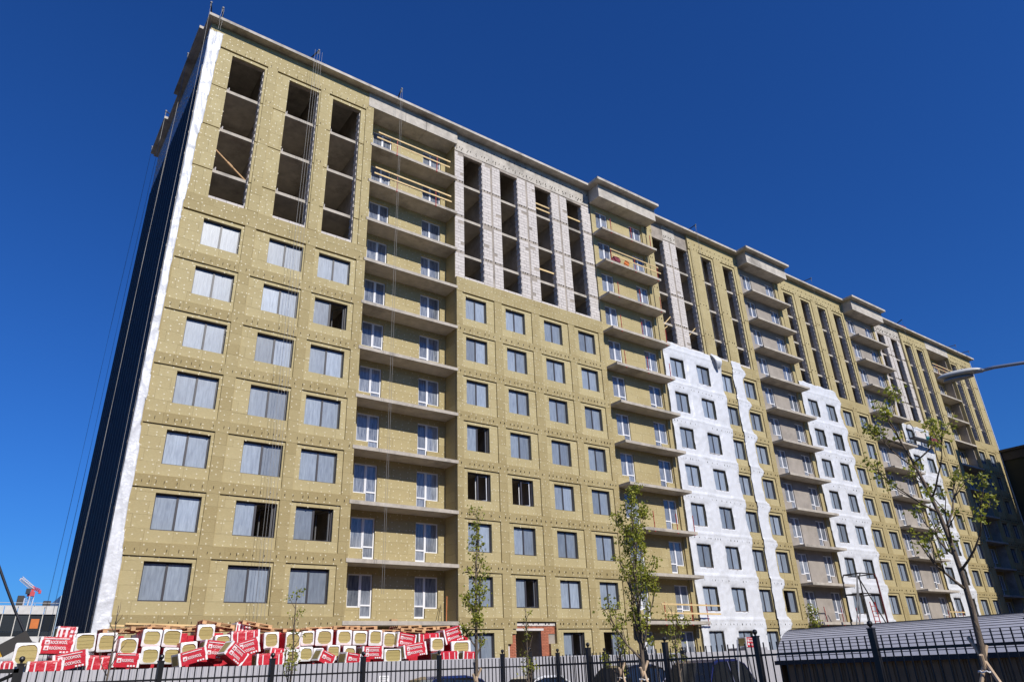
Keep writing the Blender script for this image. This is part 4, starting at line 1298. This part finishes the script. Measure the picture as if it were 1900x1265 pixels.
m_ = MB(); m_.tube([(-.6, -20.3, 1.2), (.9, -20.3, 1.95)], .03, 6); part(g, 'brace', m_, M['fence'], world=True)
m_ = MB(); m_.box(.86, .94, -20.34, -20.26, 0, 2.02); m_.box(-1.24, -1.16, -20.34, -20.26, 0, 2.02); part(g, 'upright', m_, M['fence'], world=True)

# ------------------------------------------------------------------ cars
def car(label, loc, rz, paint, L=4.6, Wd=1.84, H=1.72, suv=True, rails=True):
    t = thing('parked_car', label, 'car', loc, (0, 0, rz), 'cars parked behind the railings')
    P_ = mat('car_paint', paint, .25, .1, spec=.6); P_.node_tree.nodes['Principled BSDF'].inputs['Coat Weight'].default_value = .8
    # stations along x (front at -L/2): x, half width, bottom z, shoulder z
    hl = L / 2
    st = [(-hl, .60, .42, .62), (-hl + .12, .78, .28, .78), (-hl + .5, .88, .22, .9), (-hl + 1.2, .92, .22, 1.0), (0, .92, .22, 1.04), (hl - 1.0, .92, .22, 1.08), (hl - .35, .88, .25, 1.08), (hl - .05, .80, .32, 1.0), (hl, .72, .42, .85)]
    s = Wd / 1.84
    bm = bmesh.new(); rings = []
    for (x, hw, zb_, zs_) in st:
        hw *= s
        pr = [(-hw * .92, zb_), (-hw, zb_ + .15), (-hw, zs_ - .18), (-hw * .93, zs_), (0, zs_ + .05), (hw * .93, zs_), (hw, zs_ - .18), (hw, zb_ + .15), (hw * .92, zb_)]
        rings.append([bm.verts.new((x, y, z * (H / 1.72) ** .6)) for y, z in pr])
    for a, b in zip(rings[:-1], rings[1:]):
        for i in range(len(a) - 1): bm.faces.new((a[i], a[i + 1], b[i + 1], b[i]))
    for r, fl in ((rings[0], False), (rings[-1], True)):
        bm.faces.new(r if fl else list(reversed(r)))
    bmesh.ops.recalc_face_normals(bm, faces=bm.faces)
    me = bpy.data.meshes.new('body'); bm.to_mesh(me); bm.free(); me.materials.append(P_); me.polygons.foreach_set('use_smooth', [True] * len(me.polygons))
    o = put('body', me, t); o.modifiers.new('s', 'SUBSURF').levels = 2; o.modifiers['s'].render_levels = 2
    # greenhouse: glass volume with roof and pillars
    zb0 = 1.0 * (H / 1.72) ** .6
    xs = [(-hl + 1.15, zb0 - .05, .80), (-hl + 1.95, H - .10, .64), (-hl + 2.35, H - .02, .62), (hl - 1.2, H - .02, .62), (hl - (.55 if suv else 1.0), H - .14, .60), (hl - (.2 if suv else .35), zb0 + .02, .74)]
    gl = MB(); rf = MB()
    for i in range(len(xs) - 1):
        (xa, za, wa), (xb, zb_, wb) = xs[i], xs[i + 1]
        wa *= s; wb *= s
        top = MB
        tgt = rf if i in (1, 2, 3) else gl
        tgt.face([(xa, -wa, za), (xb, -wb, zb_), (xb, wb, zb_), (xa, wa, za)])
        if i in (1, 2, 3):
            rf.face([(xa, -wa, za), (xa, -wa - .035, za - .07), (xb, -wb - .035, zb_ - .07), (xb, -wb, zb_)]); rf.face([(xb, wb, zb_), (xb, wb + .035, zb_ - .07), (xa, wa + .035, za - .07), (xa, wa, za)])
    ws = .84 * s
    zl_ = zb0 - .02
    for sg in (-1, 1):
        side = [(xs[0][0] + .05, sg * ws, zl_), (xs[1][0] - .02, sg * (.64 * s + .03), xs[1][1] - .08), (xs[2][0], sg * (.62 * s + .034), xs[2][1] - .075), (xs[3][0], sg * (.62 * s + .034), xs[3][1] - .075), (xs[4][0], sg * (.60 * s + .03), xs[4][1] - .07), (xs[5][0], sg * ws, zl_ + .04)]
        gl.face(side if sg > 0 else list(reversed(side)))
    put('windows', gl.mesh('windows', M['carglass']), t)
    # pillars follow the window corners
    pl = MB()
    for sg in (-1, 1):
        pl.tube([(xs[0][0], sg * (.82 * s), zl_), (xs[1][0], sg * (.65 * s), xs[1][1] - .03), (xs[2][0], sg * .65 * s, xs[2][1] - .045)], .022, 6)
        pl.tube([(xs[5][0], sg * .80 * s, zl_ + .03), (xs[4][0], sg * (.62 * s), xs[4][1] - .04), (xs[3][0], sg * .65 * s, xs[3][1] - .045)], .03, 6)
        xm = (xs[2][0] + xs[3][0]) / 2 - .1
        pl.tube([(xm, sg * .85 * s, zl_), (xm + .05, sg * .66 * s, H - .08)], .02, 5)
        pl.tube([(xs[0][0] + .05, sg * ws, zl_), (xs[5][0], sg * ws, zl_ + .04)], .018, 5)
    put('pillars', pl.mesh('pillars', P_), t)
    put('roof', rf.mesh('roof', P_), t)
    if rails:
        for sg in (-1, 1):
            m_ = MB(); m_.tube([(xs[2][0] - .1, sg * .60 * s, H - .02), (xs[2][0] + .1, sg * .60 * s, H + .045), (xs[3][0], sg * .60 * s, H + .045), (xs[3][0] + .2, sg * .60 * s, H - .03)], .018, 6)
            put('roof_rail', m_.mesh('roof_rail', M['steel']), t)
    for sg in (-1, 1):
        m_ = MB(); m_.obox((xs[0][0] + .45, sg * (.98 * s), zl_ + .08), (.12, .2, .15)); put('mirror', m_.mesh('mirror', P_), t)
        m_ = MB(); m_.obox((-hl + .1, sg * .58 * s, .72), (.12, .32, .13)); put('headlight', m_.mesh('headlight', M['lampglass']), t)
        for xx in (-hl + .9, hl - .9):
            m_ = MB(); m_.tube([(xx, sg * .70 * s, .33), (xx, sg * .93 * s, .33)], .33, 18)
            w_ = put('wheel', m_.mesh('wheel', M['rubber']), t)
            m_ = MB(); m_.tube([(xx, sg * .925 * s, .33), (xx, sg * .94 * s, .33)], .21, 12); put('rim', m_.mesh('rim', M['steel']), w_)
    return t
car('dark blue car with silver roof rails, nearest of the parked cars', (18.3, -19.6, 0), math.radians(14), (.012, .014, .075), H=1.78, L=4.7)
car('black car parked between the white car and the blue one with roof rails', (20.2, -14.2, 0), math.radians(8), (.012, .012, .014), H=1.72, L=4.6, rails=False)
car('white car with a low rounded roof behind the corner of the railings', (16.6, -13.3, 0), math.radians(6), (.68, .68, .68), H=1.50, L=4.4, suv=False, rails=False)
car('blue car parked before the grey hoarding left of the thin leafy tree', (11.6, -14.9, 0), math.radians(4), (.012, .022, .09), H=1.63, L=4.3, rails=False)

for (a_, b_, lb) in (((16.4, -22.3, .2), (16.78, -22.3, 2.2), 'thin grey steel pole standing upright before the dark blue car'), ((17.4, -22.3, .2), (17.06, -22.3, 2.12), 'thin grey steel pole leaning before the dark blue car'), ((13.72, -22.3, .2), (13.62, -22.3, 2.02), 'thin grey steel pole leaning between the staked tree and the dark blue car')):
    m_ = MB(); m_.tube([a_, b_], .022, 7)
    put('steel_pole', m_.mesh('steel_pole', M['steel']), label=lb, cat='pole')
# ------------------------------------------------------------------ arched shelter on the right
sh_ = wthing('ramp_shelter', 'low shelter with a curved pale ribbed roof and brown walls behind the nearer railing', 'shelter', (18.5, -28, 0))
Y0, Y1 = -36.0, -23.3
arc = []
for i in range(17):
    u = math.radians(32 + 58 * i / 16); u0 = math.radians(32)
    arc.append((16.9 + 2.5 * (math.cos(u0) - math.cos(u)) / math.cos(u0), 1.66 + .78 * (math.sin(u) - math.sin(u0)) / (1 - math.sin(u0))))
YE = lambda x: -23.3 + (x - 16.9) * .42
for i in range(16):
    (xa, za), (xb, zb_) = arc[i], arc[i + 1]
    ya, yb_ = YE(xa), YE(xb)
    m_ = MB()
    m_.face([(xa, Y0, za), (xb, Y0, zb_), (xb, yb_, zb_), (xa, ya, za)])
    m_.face([(xa, Y0, za - .02), (xa, ya, za - .02), (xb, yb_, zb_ - .02), (xb, Y0, zb_ - .02)])
    m_.face([(xa, ya, za), (xb, yb_, zb_), (xb, yb_, zb_ - .02), (xa, ya, za - .02)])
    part(sh_, 'roof_panel', m_, M['roofshed'], world=True)
    if i:
        m_ = MB(); m_.tube([(xa, Y0, za + .004), (xa, ya, za + .004)], .009, 4)
        part(sh_, 'roof_rib', m_, M['navyblack'], world=True)
m_ = MB(); m_.box(16.84, 16.98, Y0, Y1 + .02, 1.56, 1.655); part(sh_, 'gutter', m_, M['navyblack'], world=True)
yy = Y0
wp = MB(); wp.box(0, .02, .006, .244, 0, 1.56); wp.box(-.025, 0, .06, .19, 0, 1.56); wp_me = wp.mesh('wall_panel', M['shedwall'])
while yy < Y1 - .2:
    put('wall_panel', wp_me, sh_, (17.05 - 18.5, yy + 28, 0)); yy += .25
m_ = MB()
for (xa, za), (xb, zb_) in zip(arc[1:-1], arc[2:]): m_.face([(xa, Y1 - .02, .0), (xa, Y1 - .02, za - .05), (xb, Y1 - .02, zb_ - .05), (xb, Y1 - .02, 0)])
m_.box(arc[-1][0], arc[-1][0] + .1, Y0, Y1, 0, arc[-1][1]); part(sh_, 'end_wall', m_, M['shedwall'], world=True)

# ------------------------------------------------------------------ hoist frame beyond the shelter
hf = wthing('hoist_tower', 'dark steel hoist frame with red ladder standing before the grey balconies', 'hoist', (57, -4, 0))
cor = [(55.6, -4.7), (58.1, -4.7), (58.1, -3.3), (55.6, -3.3)]
for i, (x, y) in enumerate(cor):
    m_ = MB(); bx = 57 + (x - 57) * 1.25
    m_.tube([(bx, y, 0), (x, y, 7.2), (57 + (x - 57) * .8, y, 7.5)], .07 if i == 1 else .05, 6)
    part(hf, 'upright', m_, M['dark_red'] if i in (1,) else M['black_iron'], world=True)
for z in (7.5, 6.0, 3.0):
    m_ = MB(); k_ = .8 if z > 7 else 1.0 + (7.2 - z) * .03
    pts = [(57 + (x - 57) * k_, y, z) for x, y in cor]
    m_.tube(pts + [pts[0]], .05, 6); part(hf, 'ring', m_, M['black_iron'], world=True)
for i, sx in enumerate((56.1, 56.8)):
    m_ = MB(); m_.tube([(sx + .5, -4.8, 0), (sx, -4.8, 5.4)], .04, 5); part(hf, 'ladder_rail', m_, M['red'], world=True)
m_ = MB()
for i in range(14): m_.tube([(56.6 - i * .036, -4.8, .4 + i * .36), (57.3 - i * .036, -4.8, .4 + i * .36)], .022, 5)
part(hf, 'ladder_rung', m_, M['red'], world=True)
for i, (dx, dz) in enumerate(((0, 0), (.7, .1))):
    m_ = MB(); m_.tube([(52.0 + dx, -4.9, 1.5), (54.2 + dx * .5, -4.7, 4.6), (55.7, -4.5, 7.4)], .045, 5); part(hf, 'stay', m_, M['dark_steel'], world=True)
m_ = MB(); m_.tube([(58.3, -3.2, 7.3), (59.9, -3.3, 4.9), (60.9, -3.4, 3.3), (61.6, -3.4, 0)], .05, 6); part(hf, 'hose', m_, M['black_iron'], world=True)

# ------------------------------------------------------------------ trees
from mathutils import noise as nz_
def tree(name, label, base, H, trunk_r, spread, nb, seed, leafn, leafs=.07, stakes=False, lean=(0, 0), curve=(0, 0), first=.35, group=None, upr=.55):
    R_ = random.Random(seed)
    t = thing(name, label, 'tree', base, None, group)
    tr = MB()
    pts = []; rad = []
    n = 12
    for i in range(n + 1):
        s_ = i / n
        pts.append(Vector((lean[0] * s_ + curve[0] * s_ * s_ + .05 * math.sin(s_ * 9 + seed) * s_ * H / 5, lean[1] * s_ + curve[1] * s_ * s_ + .05 * math.cos(s_ * 7 + seed) * s_ * H / 5, H * s_)))
        rad.append(trunk_r * (1 - s_) ** .75 + .006)
    tr.tube(pts, rad, 9)
    put('trunk', tr.mesh('trunk', M['bark'], smooth=True), t)
    tips = []
    def at(s_):
        i = min(n - 1, int(s_ * n)); f_ = s_ * n - i
        return pts[i].lerp(pts[i + 1], f_), rad[i]
    def branch(p0, d, L, r, lvl, m_):
        q = [p0]; dd = d.copy()
        k = 6
        for i in range(k):
            dd = (dd + Vector((R_.uniform(-.16, .16), R_.uniform(-.16, .16), .10 * upr + R_.uniform(-.08, .14)))).normalized()
            q.append(q[-1] + dd * L / k)
        m_.tube(q, [r * (1 - i / (k + .6)) + .0025 for i in range(k + 1)], 5)
        for i in range(2, k + 1): tips.append((q[i], lvl, i / k))
        if lvl < 2:
            for i in range(R_.choice((2, 3, 3))):
                j = R_.randint(2, k - 1)
                nd = (dd + Vector((R_.uniform(-1, 1), R_.uniform(-1, 1), R_.uniform(-.1, .8)))).normalized()
                branch(q[j], nd, L * R_.uniform(.3, .5), r * .5, lvl + 1, m_)
    for b in range(nb):
        s_ = first + (1 - first) * .97 * (b + R_.uniform(0, .6)) / nb
        p0, r0 = at(min(.98, s_))
        az = b * 2.4 + R_.uniform(-.5, .5)
        L = spread * (1.25 - s_ * .85) * R_.uniform(.65, 1.15)
        d = Vector((math.cos(az), math.sin(az), upr + R_.uniform(-.1, .35))).normalized()
        m_ = MB()
        branch(p0, d, L, max(.006, r0 * .5), 1 if L > .5 else 2, m_)
        put('branch', m_.mesh('branch', M['bark'], smooth=True), t)
    for i in range(8, n + 1): tips.append((pts[i], 1, 1))
    lf = MB()
    R_.shuffle(tips)
    tips.sort(key=lambda a: -a[2] + R_.uniform(0, .6))
    per = 13
    for ti in range(min(len(tips), max(1, leafn // per))):
        c = tips[ti][0]
        shade = R_.random()
        for j in range(per):
            o_ = Vector((R_.gauss(0, 1), R_.gauss(0, 1), R_.gauss(-.2, .8))) * leafs * 1.15
            p = c + o_
            a = Vector((R_.gauss(0, 1), R_.gauss(0, 1), R_.gauss(-.5, .7))).normalized()
            b_ = a.orthogonal().normalized(); b_.rotate(Matrix.Rotation(R_.uniform(0, 6.28), 3, a))
            c_ = a.cross(b_)
            sz = leafs * R_.uniform(.65, 1.3)
            # five-point lobed leaf with a fold
            l = [p, p + a * sz * .55 + b_ * sz * .55 + c_ * .012, p + a * sz * .75 + b_ * sz * .25, p + a * sz * 1.25, p + a * sz * .75 - b_ * sz * .25, p + a * sz * .55 - b_ * sz * .55 + c_ * .012]
            tt = max(0, min(1, .25 + .55 * shade + R_.uniform(-.25, .3)))
            lf.face([l[0], l[1], l[2], l[3]], tt); lf.face([l[0], l[3], l[4], l[5]], tt)
    if lf.v: put('crown', lf.mesh('crown', M['leaf'], tint=True), t)
    if stakes:
        for i, az in enumerate((.4, 2.6, 4.5)):
            m_ = MB(); d = Vector((math.cos(az), math.sin(az), 0))
            cn_, _r = at(1.42 / H); cn_ = Vector((cn_.x, cn_.y, 0)); m_.tube([cn_ + d * .75, cn_ - d * .12 + Vector((0, 0, 1.65 + .12 * i))], .028, 7)
            put('stake', m_.mesh('stake', M['stake']), t)
        m_ = MB(); m_.tube([cn_ + Vector((.09 * math.cos(a / 3), .09 * math.sin(a / 3), 1.42 + .01 * (a % 3))) for a in range(20)], .012, 5); put('tie', m_.mesh('tie', M['wrap_w']), t)
    return t
tree('maple_tree', 'tallest young tree, sparse bright leaves, before the ribbed shelter roof', (11.93, -30.0, 0), 5.45, .055, 1.7, 14, 5, 1150, .052, True, (.44, -1.12), curve=(-.52, 1.3), first=.42, upr=.5)
tree('maple_tree', 'bushy young tree with stakes before the yellow balcony stack', (11.36, -23.99, 0), 4.95, .055, 1.3, 24, 8, 2900, .052, True, (.15, -.1), first=.33, upr=1.1)
tree('maple_tree', 'slender leafy young tree just right of the insulation pile', (9.83, -20.18, 0), 5.45, .042, .66, 20, 12, 1350, .055, True, (.1, -.06), first=.36, upr=1.2)
tree('sapling', 'bare thin sapling before the left part of the insulation pile', (3.1, -14.5, 0), 3.5, .03, .75, 12, 21, 20, .05, first=.3, upr=1.1)
tree('sapling', 'thin sapling with a few leaves before the middle of the insulation pile', (6.7, -16.9, 0), 3.7, .03, .6, 11, 22, 320, .05, first=.3, upr=1.2)
tree('sapling', 'thin sapling before the unfinished brick doorway', (12.05, -19.3, 0), 3.2, .03, .6, 12, 23, 260, .045, first=.35, upr=1.1)
tree('sapling', 'small leafy sapling left of the bushy staked tree', (13.2, -21.5, 0), 3.1, .03, .6, 11, 24, 420, .05, True, first=.4, upr=.9)
tree('sapling', 'small leafy sapling right of the bushy staked tree', (15.6, -21.2, 0), 3.1, .03, .8, 12, 25, 420, .05, first=.45, upr=.8)
tree('sapling', 'small green sapling beyond the far end of the shelter roof', (25.35, -19.2, 0), 3.4, .03, .7, 12, 26, 700, .06, first=.4, upr=.9)

# ------------------------------------------------------------------ street lamp
sl = thing('street_lamp', 'grey street lamp head on a long curved arm against the sky', 'street lamp', (14.35, -32.6, 0))
m_ = MB(); m_.tube([(0, 0, 0), (0, 0, 3.2), (0, 0, 5.3), (-.06, .15, 5.7), (-.22, .45, 5.98), (-.5, 1.0, 6.14), (-.66, 1.55, 6.19), (-.70, 1.76, 6.19)], [.08, .07, .05, .035, .032, .03, .03, .03], 10)
put('pole', m_.mesh('pole', M['lamppole'], smooth=True), sl)
bm = bmesh.new(); bmesh.ops.create_uvsphere(bm, u_segments=20, v_segments=12, radius=1)
ax = Vector((-.40, 1, 0)).normalized()
for v in bm.verts:
    a_, b_, c_ = v.co.x, v.co.y, v.co.z
    c_ = c_ * (.075 if c_ > 0 else .05)
    wdt = .13 * (1 - .25 * a_ * (1 if a_ < 0 else .4))
    pos = Vector((-.79, 2.06, 6.215)) + ax * a_ * .36 + Vector((ax.y, -ax.x, 0)) * b_ * wdt + Vector((0, 0, c_ - .0 * a_))
    v.co = pos
me = bpy.data.meshes.new('head'); bm.to_mesh(me); bm.free(); me.materials.append(M['lampshell']); me.polygons.foreach_set('use_smooth', [True] * len(me.polygons))
put('head', me, sl)
m_ = MB(); n = 18
ring = [(Vector((-.80, 2.10, 6.158)) + ax * math.cos(6.283 * j / n) * .24 + Vector((ax.y, -ax.x, 0)) * math.sin(6.283 * j / n) * .095) for j in range(n)]
low = [p + Vector((0, 0, -.03)) for p in ring]
for j in range(n): m_.face([ring[j], ring[(j + 1) % n], low[(j + 1) % n], low[j]])
m_.face(low); put('lens', m_.mesh('lens', M['lampglass']), sl)
m_ = MB(); m_.tube([Vector((-.70, 1.72, 6.19)), Vector((-.74, 1.84, 6.195))], .042, 8); put('collar', m_.mesh('collar', M['steel']), sl)

# ------------------------------------------------------------------ right-hand wing and the neighbouring block that shades it
wg = wthing('side_building', 'dark olive building with an overhanging roof edge at the far right, in shade', 'building', (110, -20, 0))
m_ = MB(); m_.box(106.5, 120, -42, .6, 0, 25.2); part(wg, 'wall', m_, M['olive'], world=True)
m_ = MB(); m_.box(105.95, 121, -43, .9, 25.2, 25.5); m_.box(106.3, 120.4, -42.4, .8, 24.1, 25.2); part(wg, 'roof', m_, M['dark_metal'], world=True)
wme = MB(); wme.box(0, .06, 0, 1.4, 0, 1.6); wme.box(-.03, 0, -.05, 1.45, -.06, 0); wme_ = wme.mesh('window', M['hazeglass'])
for k in range(8):
    for j in range(9): put('window', wme_, wg, (106.46 - 110, -39 + j * 4.2 + 20, 1.6 + 3 * k))
nb = wthing('neighbour_block', 'plain brick apartment block across the yard that shades the far end', 'building', (99, -25, 0))
m_ = MB(); m_.box(93.84, 106.45, -32, -18, 0, 37.0); part(nb, 'wall', m_, M['neighbour'], world=True)
m_ = MB(); m_.box(93.84, 106.45, -32, -18, 37.0, 37.4); part(nb, 'roof', m_, M['dark_metal'], world=True)
w2 = MB(); w2.box(0, 1.4, -.03, .05, 0, 1.5); w2_ = w2.mesh('window', M['hazeglass'])
for k in range(12):
    for j in range(4): put('window', w2_, nb, (94.8 + j * 2.5 - 99, -18 + 25, 1.5 + 3 * k), (0, 0, 0)); put('window', w2_, nb, (94.8 + j * 2.5 - 99, -32 + 25, 1.5 + 3 * k))

ob = wthing('street_block', 'long dark brick apartment row across the street behind the viewer', 'building', (40, -88, 0))
m_ = MB(); m_.box(-70, 150, -100, -80, 0, 23); part(ob, 'wall', m_, M['neighbour'], world=True)
m_ = MB(); m_.box(-70.5, 150.5, -100.5, -79.5, 23, 23.4); part(ob, 'roof', m_, M['dark_metal'], world=True)
for k in range(7):
    for j in range(36): put('window', w2_, ob, (-66 + j * 6 - 40, -80 + 88 - .01, 1.6 + 3 * k))
# ------------------------------------------------------------------ far left: factory, crane, machine
fa = wthing('factory', 'old factory hall with weathered white fascia and dark window bands at far left', 'building', (-10, 66, 0))
m_ = MB(); m_.box(-45, 8.2, 60.3, 75, 0, 9.0); part(fa, 'wall', m_, M['white_panel'], world=True)
fp = MB(); fp.box(0, 1.14, 0, .2, 0, .78); fp_ = fp.mesh('fascia_panel', M['white_panel'])
for i in range(44): put('fascia_panel', fp_, fa, (-45 + i * 1.21 + 10, 60.05 - 66, 8.96))
gp = MB(); gp.box(0, 1.12, 0, .08, 0, 1.62); gp_ = gp.mesh('pane', M['hazeglass'])
gq = MB(); gq.box(0, 1.12, 0, .08, 0, .36); gq_ = gq.mesh('pane', M['hazeglass'])
for i in range(44):
    put('pane', gp_, fa, (-45 + i * 1.21 + 10, 60.2 - 66, 7.3)); put('pane', gq_, fa, (-45 + i * 1.21 + 10, 60.2 - 66, 6.86))
m_ = MB(); m_.box(6.0, 6.75, 60.17, 60.19, 7.55, 8.5); part(fa, 'boarded_pane', m_, M['orange'], world=True)
m_ = MB(); m_.box(8.25, 9.4, 59.9, 75, 0, 10.9); part(fa, 'blue_corner', m_, M['teal'], world=True)
m_ = MB(); m_.box(-45, 8.2, 60.3, 60.36, 9.75, 9.85)
for i in range(26): m_.box(-44 + i * 2, -43.95 + i * 2, 60.3, 60.36, 9.75, 10.15)
m_.box(-45, 8.2, 60.3, 60.36, 10.1, 10.15); part(fa, 'roof_railing', m_, M['steel'], world=True)
m_ = MB(); m_.box(4.4, 5.0, 62, 62.6, 9.8, 11.0); m_.box(-1, -.4, 62, 62.6, 9.8, 10.9); m_.box(6.9, 7.6, 62, 63, 9.8, 10.5); part(fa, 'roof_vent', m_, M['dark_metal'], world=True)

cn = wthing('tower_crane', 'small distant tower crane with red cab and pale jib behind the factory', 'crane', (13.5, 200, 0))
def lattice(m_, a, b, w, nseg, r):
    a, b = Vector(a), Vector(b); d = (b - a).normalized(); s1 = d.orthogonal().normalized(); s2 = d.cross(s1)
    cs_ = [(s1 + s2) * w / 2, (s1 - s2) * w / 2, (-s1 - s2) * w / 2, (-s1 + s2) * w / 2]
    for c in cs_: m_.tube([a + c, b + c], r, 4)
    for i in range(nseg):
        p, q = a.lerp(b, i / nseg), a.lerp(b, (i + 1) / nseg)
        for j in range(4): m_.tube([p + cs_[j], q + cs_[(j + 1) % 4]], r * .7, 3)
m_ = MB(); lattice(m_, (13.0, 200, 0), (13.2, 200, 24), 1.4, 14, .11); part(cn, 'mast', m_, M['crane_white'], world=True)
m_ = MB(); m_.obox((13.4, 200, 24.6), (1.6, 1.6, 1.1)); m_.obox((13.6, 200, 25.8), (.6, .7, 1.5)); part(cn, 'slewing_unit', m_, M['crane_red'], world=True)
m_ = MB(); lattice(m_, (13.6, 200, 26.0), (10.3, 199, 28.4), .7, 8, .10); part(cn, 'jib', m_, M['crane_white'], world=True)
m_ = MB(); m_.obox((12.6, 199.2, 25.2), (1.0, 1.2, 1.3)); part(cn, 'cab', m_, M['navyblack'], world=True)
m_ = MB(); lattice(m_, (13.9, 200, 26.0), (15.2, 200.4, 25.6), .5, 3, .08); m_.obox((15.3, 200.4, 25.2), (.6, .9, .8)); part(cn, 'counterweight', m_, M['crane_red'], world=True)

ex = wthing('crane_truck', 'machine with a yellow and black boom and curved black hose at the left edge', 'machine', (-3, -4.4, 0))
m_ = MB()
Rb = Matrix.Rotation(-math.atan2(1.1, 1.7), 3, 'Y')
m_.obox((-.5, -4.4, 1.75), (4.2, .34, .36), Rb); part(ex, 'boom', m_, M['yellow'], world=True)
m_ = MB(); m_.obox((1.62, -4.4, 3.12), (.85, .4, .42), Rb); part(ex, 'boom_head', m_, M['black_iron'], world=True)
m_ = MB(); m_.tube([(-1.3, -4.4, 8.4), (-.3, -4.4, 7.0), (.42, -4.4, 6.0), (.98, -4.4, 4.95), (1.45, -4.4, 4.1), (1.85, -4.4, 3.45), (2.1, -4.4, 3.15), (2.6, -4.4, 3.05)], .042, 8); part(ex, 'hose', m_, M['navyblack'], smooth=True, world=True)
m_ = MB(); m_.box(-6.5, -2, -5.4, -3.4, .6, 1.0); part(ex, 'chassis', m_, M['black_iron'], world=True)
m_ = MB(); m_.box(-6.3, -4.9, -5.3, -3.5, 1.0, 2.6); part(ex, 'cab', m_, M['yellow'], world=True)
for xx in (-5.8, -2.8):
    for yy in (-5.4, -3.7):
        m_ = MB(); m_.tube([(xx, yy, .5), (xx, yy + .3, .5)], .5, 16); part(ex, 'wheel', m_, M['rubber'], world=True)
